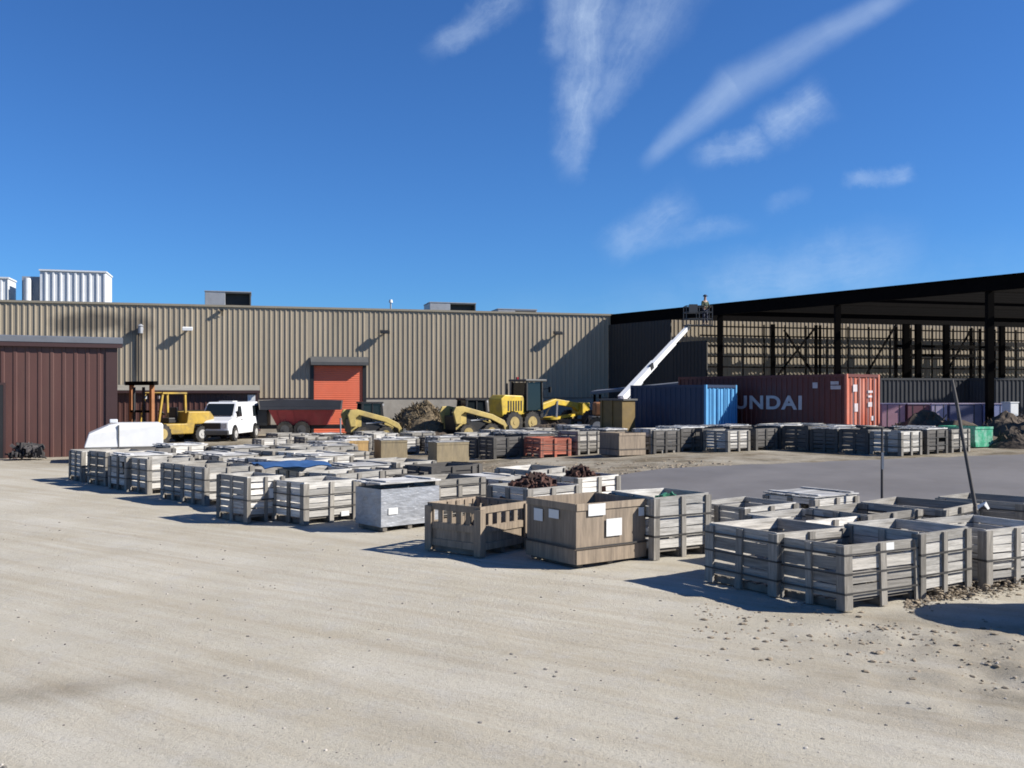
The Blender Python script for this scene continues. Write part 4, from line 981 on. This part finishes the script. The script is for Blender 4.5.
# motor grader
gr = thing('motor_grader', 'bright yellow motor grader with dark glazed cab before the tan wall', 'grader', on(535, 58.5), R(40))
MB().prism([(-3.1, .95), (-3.2, 2.0), (-2.9, 2.25), (-1.5, 2.2), (-1.35, 1.9), (-1.35, .85)], -.62, .62).build('engine_cover', M['yellow2'], gr, bev_mod=.05)
mb = MB()
for i in range(6): mb.box(-2.7 + .2*i, -2.6 + .2*i, -.635, -.625, 1.3, 1.9)
mb.build('vent_grille', M['black'], gr)
MB().cyl((-2.0, .3, 2.2), (-2.0, .3, 2.95), .07, n=8).build('exhaust_stack', M['black'], gr)
mb = MB(); pts = [(-1.3, -.72), (-.05, -.72), (.1, -.5), (.1, .5), (-.05, .72), (-1.3, .72)]
for x, y in pts: mb.bar((x, y, 1.3), (x*.97, y*.95, 3.05), .1)
mb.build('cab_frame', M['black'], gr)
mb = MB(); mb.loft([[(x*.985, y*.97, 1.32) for x, y in pts], [(x*.955, y*.92, 3.0) for x, y in pts]]); mb.build('cab_glass', M['glass'], gr)
MB().box(-1.45, .25, -.82, .82, 3.06, 3.2).build('cab_roof', M['hood'], gr, bevel=.04)
MB().box(-1.4, .2, -.55, .55, .8, 1.3).build('cab_base', M['black'], gr)
mb = MB(); mb.prism([(.1, 1.2), (.1, 1.6), (1.6, 2.0), (3.6, 1.75), (4.1, 1.35), (4.1, 1.0), (3.7, 1.1), (3.2, 1.45), (1.6, 1.65)], -.16, .16); mb.build('gooseneck_frame', M['yellow2'], gr, bev_mod=.03)
MB().box(3.6, 4.25, -.5, .5, .95, 1.75).build('front_block', M['yellow2'], gr, bevel=.04)
mb = MB(); mb.bar((3.6, 0, 1.0), (1.3, -.5, .8), .14); mb.bar((3.6, 0, 1.0), (1.3, .5, .8), .14); mb.cyl((1.3, 0, .72), (1.3, 0, .86), .65, n=20); mb.build('circle_drawbar', M['yellow2'], gr)
MB().prism([(1.2, .15), (1.5, .2), (1.42, .45), (1.5, .75), (1.38, .75), (1.28, .45)], -1.7, 1.7).build('blade', M['hood'], gr)
mb = MB(); mb.bar((1.7, -.2, 1.85), (1.3, -.55, .85), .09); mb.bar((1.7, .2, 1.85), (1.3, .55, .85), .09); mb.build('hydraulic_ram', M['galv'], gr)
MB().box(3.55, 4.0, -.95, .95, .55, .7).build('front_axle', M['black'], gr)
for sy in (-1, 1):
    for x in (-2.6, -1.2): wheel(gr, (x, sy*.95, .62), .62, .4, M['yrim'])
    wheel(gr, (3.8, sy*1.0, .62), .62, .36, M['yrim'])
    MB().box(-2.9, -.9, *sorted((sy*.6, sy*.72)), .5, .85).build('tandem_case', M['black'], gr)
MB().cyl((-1.1, .4, 3.2), (-1.1, .4, 3.34), .08, n=10).build('beacon', M['lamp_red'], gr)
for sy in (-1, 1):
    mb = MB(); mb.bar((.1, sy*.6, 2.6), (.35, sy*1.0, 2.65), .04); mb.box(.3, .36, sy*1.0 - .1, sy*1.0 + .1, 2.4, 2.75); mb.build('mirror', M['black'], gr)
    MB().box(4.25, 4.3, sy*.35 - .1, sy*.35 + .1, 1.45, 1.62).build('headlight', M['lamp_clear'], gr)
mb = MB()
for z_ in (.55, .85, 1.15): mb.box(-.9, -.5, -.86, -.6, z_, z_ + .04)
mb.build('step', M['black'], gr)

# mustard skip box left of the blue container
ms = thing('steel_skip', 'mustard coloured steel skip left of the blue container', 'skip', on(618, 43.2), R(-40))
MB().box(-.6, .6, -.5, .5, .12, 1.85).build('body', M['mustard'], ms, bevel=.02)
mb = MB()
for x in (-.55, 0, .55): mb.box(x - .05, x + .05, -.56, -.502, .12, 1.85)
for y in (-.42, 0, .42): mb.box(-.66, -.602, y - .05, y + .05, .12, 1.85)
mb.build('rib', M['mustard'], ms)
MB().box(-.68, .68, -.58, .58, 1.853, 1.93).build('rim', M['hood'], ms)
for y in (-.4, .4): MB().box(-.6, .6, y - .08, y + .08, 0, .118).build('skid', M['black'], ms)
# grey roofed lean shelter behind the containers
p0 = on(648, 52) - Vector((0, 0, .4)); gs = thing('grey_canopy', 'low grey sloped canopy behind the blue container', 'canopy', p0, R(-12))
MB().add([(-3.0, -1.3, 2.45), (3.6, -1.3, 3.1), (3.6, 1.6, 3.2), (-3.0, 1.6, 2.55), (-3.0, -1.3, 2.6), (3.6, -1.3, 3.25), (3.6, 1.6, 3.35), (-3.0, 1.6, 2.7)], [(0,3,2,1),(4,5,6,7),(0,1,5,4),(1,2,6,5),(2,3,7,6),(3,0,4,7)]).build('roof_sheet', M['roof_grey'], gs)
for x, z in ((-2.8, 2.45), (3.4, 3.05)):
    for y in (-1.1, 1.4): MB().bar((x, y, -.2), (x, y, z), .12).build('leg', M['steel'], gs)

# boom lift
A_, B_ = AT(621, 399, 48.6), AT(689, 326, 57.0)
bl = thing('boom_lift', 'boom lift with long white telescopic arm raised to the frame eave', 'boom lift', (A_.x - .3, A_.y, gz(A_.x, A_.y)), 0)
O = Vector(bl.location); a, b = A_ - O, B_ - O
MB().box(-1.3, 1.3, -1.0, 1.0, .5, 1.0).build('chassis', M['hood'], bl, bevel=.05)
MB().box(-1.1, 1.0, -.8, .8, 1.02, 1.7).build('turntable', M['orange'], bl, bevel=.08)
mb = MB(); mb.bar((a.x, a.y - .3, 1.6), (a.x, a.y - .3, a.z + .1), .16, .4); mb.bar((a.x, a.y + .3, 1.6), (a.x, a.y + .3, a.z + .1), .16, .4); mb.build('boom_support', M['white'], bl)
m1, m2 = a.lerp(b, .45), a.lerp(b, .75)
MB().bar(a, m1, .31, .34).build('boom_base', M['white'], bl); MB().bar(m1, m2, .25, .28).build('boom_middle', M['white'], bl); MB().bar(m2, b, .19, .22).build('boom_tip', M['white'], bl)
MB().bar(a.lerp(b, .38) + Vector((0, -.24, 0)), a.lerp(b, .42) + Vector((0, -.24, 0)), .1, .3).build('marking', M['black'], bl)
MB().cyl(a.lerp(b, .04) + Vector((.2, 0, -.3)), a.lerp(b, .25) + Vector((.1, 0, -.22)), .07, n=8).build('hydraulic_ram', M['galv'], bl)
MB().box(b.x - .75, b.x - .3, b.y - .25, b.y + .1, b.z - .02, b.z + .1).build('work_lamp', M['white'], bl) if False else None
for x in (-1.0, 1.0):
    for y in (-1.0, 1.0): wheel(bl, (x, y, .48), .48, .35, M['rim'])
bk0 = Vector((b.x - .25, b.y - .5, b.z + .05))
def rail(z, y0, y1, x0, x1, mb):
    c = [(x0, y0), (x1, y0), (x1, y1), (x0, y1)]
    for i in range(4): p, q = c[i], c[(i+1) % 4]; mb.bar((p[0], p[1], z), (q[0], q[1], z), .045)
bx0, bx1, by0, by1 = bk0.x, bk0.x + 1.55, bk0.y, bk0.y + .9
mb = MB()
for z in (.35, .75, 1.12): rail(bk0.z + z, by0, by1, bx0, bx1, mb)
for x in (bx0, (bx0+bx1)/2, bx1):
    for y in (by0, by1): mb.bar((x, y, bk0.z), (x, y, bk0.z + 1.12), .045)
mb.build('basket_rail', M['hood'], bl)
MB().box(bx0 - .03, bx1 + .03, by0 - .03, by1 + .03, bk0.z - .06, bk0.z).build('basket_floor', M['hood'], bl)
MB().box(bx0 + .15, bx0 + .65, by0 - .12, by0 - .03, bk0.z + .7, bk0.z + 1.2).build('control_box', M['hood'], bl)
# worker standing in the basket
def skin_mesh(name, pts, edges, radii, m, parent, sub=1):
    me = bpy.data.meshes.new(name); me.from_pydata(pts, edges, []); me.materials.append(m); o = link(name, me, parent)
    sk = o.modifiers.new('skin', 'SKIN'); sk.use_smooth_shade = True
    if not me.skin_vertices: me.skin_vertices.new()
    for i, r in enumerate(radii): me.skin_vertices[0].data[i].radius = (r, r)
    me.skin_vertices[0].data[0].use_root = True
    s = o.modifiers.new('sub', 'SUBSURF'); s.levels = s.render_levels = sub; return o
wx, wy = bx0 + 1.2, by0 + .45
pe = thing('person', 'worker in dark clothes and cap standing in the boom lift basket', 'person', O + Vector((wx, wy, bk0.z)), R(200))
P_ = [(0,0,.92),(0,0,1.12),(0,0,1.36),(0,0,1.50),(0,.01,1.62),(0,.01,1.74), (.17,0,1.40),(.24,.06,1.14),(.20,.28,1.05),(.19,.36,1.06), (-.17,0,1.40),(-.24,.06,1.14),(-.20,.28,1.05),(-.19,.36,1.06), (.09,0,.86),(.11,.03,.48),(.11,0,.08),(.11,.14,.04), (-.09,0,.86),(-.11,.03,.48),(-.11,0,.08),(-.11,.14,.04)]
E_ = [(0,1),(1,2),(2,3),(3,4),(4,5),(2,6),(6,7),(7,8),(8,9),(2,10),(10,11),(11,12),(12,13),(0,14),(14,15),(15,16),(16,17),(0,18),(18,19),(19,20),(20,21)]
R_ = [.13,.13,.14,.055,.09,.075,.06,.045,.035,.03,.06,.045,.035,.03,.085,.06,.045,.04,.085,.06,.045,.04]
skin_mesh('body', P_, E_, R_, M['skin'], pe, 2)
skin_mesh('jacket', [P_[i] for i in (0,1,2)] + [P_[i] for i in (6,7,8,10,11,12)], [(0,1),(1,2),(2,3),(3,4),(4,5),(2,6),(6,7),(7,8)], [.15,.15,.16,.075,.06,.05,.075,.06,.05], M['hivis'], pe, 1)
skin_mesh('trousers', [(0,0,.94)] + [P_[i] for i in (14,15,16,18,19,20)], [(0,1),(1,2),(2,3),(0,4),(4,5),(5,6)], [.145,.1,.075,.065,.1,.075,.065], M['navy'], pe, 1)
hm = MB(); rg = []
for j in range(6):
    a_ = j/5*math.pi/2; rg.append([(.125*math.cos(a_)*math.cos(t*math.pi/6) + 0, .01 + .14*math.cos(a_)*math.sin(t*math.pi/6), 1.72 + .12*math.sin(a_)) for t in range(12)])
rg[-1] = [(x*.1, .01 + (y - .01)*.1, 1.84) for x, y, z in rg[0]]
hm.loft(rg, smooth=True); hm.box(-.09, .09, .1, .21, 1.715, 1.735); hm.build('cap', M['navy'], pe)

# stakes among the right-hand crates
p = on(882, 17); o = thing('wooden_stake', 'straight thin stake standing behind the right crate cluster', 'stake', p)
MB().cyl((0, 0, -.1), (0, 0, 1.95 - p.z), .028, .022, n=8).build('shaft', M['pole'], o); MB().box(-.02, .02, -.035, -.028, 1.2, 1.5).build('tag', M['galv'], o)
q0 = on(976, 14.4); tp_ = [AT(952, 380, 15.0), AT(957, 405, 14.9), AT(963, 440, 14.7), AT(975, 505, 14.45)]
o = thing('leaning_pole', 'tall bent dark pole leaning out of the right crate cluster', 'pole', q0); mb = MB(); ch = [Vector(q0) + Vector((.05, 0, -.05))] + tp_[::-1]
for i in range(len(ch) - 1): mb.cyl(ch[i] - q0, ch[i+1] - q0, .03, .026, n=8)
mb.build('shaft', M['pole'], o); r_ = tp_[3] - q0
MB().add([r_ + Vector(v) for v in ((.02, -.03, .0), (.14, -.06, .06), (.2, -.05, -.05), (.16, -.07, -.06), (.1, -.08, .01), (.02, -.05, -.06), (.02, -.02, .0), (.14, -.05, .06), (.2, -.04, -.05), (.16, -.06, -.06), (.1, -.07, .01), (.02, -.04, -.06))], [(0,1,4,5),(1,2,3,4),(11,10,7,6),(10,9,8,7)]).build('ribbon', M['paper'], o)
# reel shape added out of view at the right, only for its shadow
rl = thing('cable_reel', 'wooden cable reel standing at the right edge beside the clods', 'reel', (7.5, 10.65, 0), R(96))
for x in (-.4, .4): MB().cyl((0, x - .03, .85), (0, x + .03, .85), .85, n=30).build('flange', M['ply'], rl)
MB().cyl((0, -.37, .85), (0, .37, .85), .4, n=20).build('drum', M['post'], rl)

# ---------------------------------------------------------------- camera, sun, sky
cam = bpy.data.cameras.new('camera'); co = bpy.data.objects.new('camera', cam); COL.objects.link(co)
cam.sensor_width = 36; cam.lens = 36*F/1024; cam.shift_y = 10/1024; cam.clip_end = 5000; cam.clip_start = .05
co.location = (0, 0, EYE); co.rotation_euler = (math.pi/2, 0, 0); scene.camera = co
EL, AZ = 35.0, -6.0         # sun height, and its direction measured from +X towards +Y
sl = bpy.data.lights.new('sun', 'SUN'); sl.energy = 5.0; sl.angle = R(.5); sl.color = (1, .955, .88)
so = bpy.data.objects.new('sun', sl); COL.objects.link(so)
sd = Vector((math.cos(R(AZ))*math.cos(R(EL)), math.sin(R(AZ))*math.cos(R(EL)), math.sin(R(EL))))
so.rotation_euler = sd.to_track_quat('Z', 'Y').to_euler(); so.location = (30, -10, 40)
w = bpy.data.worlds.new('World'); scene.world = w; w.use_nodes = True; nt = w.node_tree; N, Lk = nt.nodes, nt.links
bg = N['Background']; sky = N.new('ShaderNodeTexSky'); sky.sky_type = 'NISHITA'; sky.sun_disc = False
sky.sun_elevation = R(EL); sky.sun_rotation = R(90 - AZ); sky.air_density = 1.0; sky.dust_density = .0; sky.ozone_density = 2.2; sky.altitude = 200
hs = N.new('ShaderNodeHueSaturation'); hs.inputs['Saturation'].default_value = .98; hs.inputs['Value'].default_value = 1.0; tn = N.new('ShaderNodeMix'); tn.data_type = 'RGBA'; tn.blend_type = 'MULTIPLY'; tn.inputs[0].default_value = 1; tn.inputs[7].default_value = (.345, .80, 1.42, 1); Lk.new(sky.outputs[0], tn.inputs[6]); Lk.new(tn.outputs[2], hs.inputs['Color'])
tc = N.new('ShaderNodeTexCoord'); sx = N.new('ShaderNodeSeparateXYZ'); Lk.new(tc.outputs['Generated'], sx.inputs[0])
def mth(op, a, b=None, c=None, clamp=False):
    n = N.new('ShaderNodeMath'); n.operation = op; n.use_clamp = clamp
    for i, q in enumerate((a, b, c)):
        if q is None: continue
        if hasattr(q, 'links'): Lk.new(q, n.inputs[i])
        else: n.inputs[i].default_value = q
    return n.outputs[0]
# cirrus: streaks on a sheet high above, described by direction (x/y, z/y) northward
yy = mth('MAXIMUM', sx.outputs[1], .05); u = mth('DIVIDE', sx.outputs[0], yy); v = mth('DIVIDE', sx.outputs[2], yy)
def vec(a, b):
    n = N.new('ShaderNodeCombineXYZ'); Lk.new(a, n.inputs[0]); Lk.new(b, n.inputs[1]); return n.outputs[0]
def nz(vv, sc, det, ro, st=(1, 1, 1), rot=0):
    mp = N.new('ShaderNodeMapping'); mp.inputs['Scale'].default_value = st; mp.inputs['Rotation'].default_value = (0, 0, rot); Lk.new(vv, mp.inputs[0])
    n = N.new('ShaderNodeTexNoise'); n.inputs['Scale'].default_value = sc; n.inputs['Detail'].default_value = det; n.inputs['Roughness'].default_value = ro; Lk.new(mp.outputs[0], n.inputs[0]); return n.outputs['Fac']
uv = vec(u, v)
wu_ = mth('MULTIPLY_ADD', nz(uv, 11, 7, .68), .044, -.022); wv_ = mth('MULTIPLY_ADD', nz(vec(v, u), 11, 7, .68), .044, -.022)
uw, vw = mth('ADD', u, wu_), mth('ADD', v, wv_)
tex = nz(uv, 14, 8, .62)
acc = None
def streak(x0, y0, x1, y1, w0, w1, dens, soft=1.0, fa=.15, fb=.15, calm=False):
    global acc
    a, b = ((x0 - CX)/F, (HY - y0)/F), ((x1 - CX)/F, (HY - y1)/F); dx, dy = b[0]-a[0], b[1]-a[1]; l = math.hypot(dx, dy); ex, ey = dx/l, dy/l
    cu_, cv_ = (mth('MULTIPLY_ADD', wu_, .3, u), mth('MULTIPLY_ADD', wv_, .3, v)) if calm else (uw, vw); pu, pv = mth('SUBTRACT', cu_, a[0]), mth('SUBTRACT', cv_, a[1])
    t = mth('DIVIDE', mth('ADD', mth('MULTIPLY', pu, ex), mth('MULTIPLY', pv, ey)), l)
    s = mth('ABSOLUTE', mth('SUBTRACT', mth('MULTIPLY', pv, ex), mth('MULTIPLY', pu, ey)))
    wd = mth('MAXIMUM', mth('MULTIPLY_ADD', t, (w1 - w0)/F, w0/F), .002)
    q = mth('DIVIDE', s, wd)
    m = N.new('ShaderNodeMapRange'); m.interpolation_type = 'SMOOTHSTEP'; m.inputs[1].default_value = 1.6; m.inputs[2].default_value = 0; Lk.new(q, m.inputs[0])
    e0 = N.new('ShaderNodeMapRange'); e0.interpolation_type = 'SMOOTHSTEP'; e0.inputs[1].default_value = -fa; e0.inputs[2].default_value = fa; Lk.new(t, e0.inputs[0])
    e1 = N.new('ShaderNodeMapRange'); e1.interpolation_type = 'SMOOTHSTEP'; e1.inputs[1].default_value = 1 + fb; e1.inputs[2].default_value = 1 - fb; Lk.new(t, e1.inputs[0])
    st = nz(vec(mth('MULTIPLY', t, 14*l), mth('MULTIPLY', s, 210)), 1, 6, .65)
    k = mth('ADD', mth('MULTIPLY', st, .65), mth('MULTIPLY', tex, 1.7)); k = mth('SUBTRACT', k, .62, clamp=True); k = mth('MULTIPLY_ADD', k, .4, .34) if calm else k
    r = mth('MULTIPLY', mth('MULTIPLY', m.outputs[0], mth('MULTIPLY', e0.outputs[0], e1.outputs[0])), mth('MULTIPLY', k, dens*.95), clamp=True)
    acc = r if acc is None else mth('MAXIMUM', acc, r)
streak(570, 165, 596, -30, 13, 36, .62); streak(592, 120, 668, -30, 12, 44, .40); streak(556, 60, 566, -30, 12, 20, .42)
streak(650, 160, 735, 82, 8, 18, .55, fb=.05, calm=True); streak(722, 92, 905, -8, 18, 11, .46, fa=.05, calm=True)
streak(700, 156, 765, 140, 13, 14, .5, fa=.25, fb=.25); streak(768, 132, 822, 96, 18, 22, .62, fa=.25, fb=.25)
streak(846, 183, 910, 172, 7, 9, .5, fa=.2, fb=.2); streak(610, 250, 682, 205, 16, 20, .42, fa=.25, fb=.25); streak(640, 238, 735, 226, 14, 8, .25, fa=.2, fb=.3)
streak(700, 290, 900, 258, 26, 34, .34, fa=.25, fb=.25); streak(800, 255, 850, 240, 14, 14, .3, fa=.3, fb=.3); streak(436, 48, 520, -8, 13, 15, .45, fa=.2); streak(770, 208, 805, 198, 8, 8, .2, fa=.3, fb=.3)
streak(480, 345, 1100, 300, 40, 60, .14, fa=.3, fb=.3)
mx = N.new('ShaderNodeMix'); mx.data_type = 'RGBA'; Lk.new(acc, mx.inputs[0]); Lk.new(hs.outputs[0], mx.inputs[6]); mx.inputs[7].default_value = (7.5, 9.2, 11.5, 1)
Lk.new(mx.outputs[2], bg.inputs['Color']); bg.inputs['Strength'].default_value = .05
scene.view_settings.view_transform = 'Standard'; scene.view_settings.look = 'None'; scene.view_settings.exposure = .85; scene.view_settings.gamma = 1
scene.cycles.use_denoising = True; scene.cycles.pixel_filter_type = 'BLACKMAN_HARRIS'; scene.cycles.filter_width = 1.75
LB = [o['label'] for o in scene.objects if 'label' in o]
print('labels', len(LB), len(set(LB)), [l for l in LB if len(l.split()) > 16 or 'number' in l or LB.count(l) > 1])
print('crates', len(CRATES), FIELD)
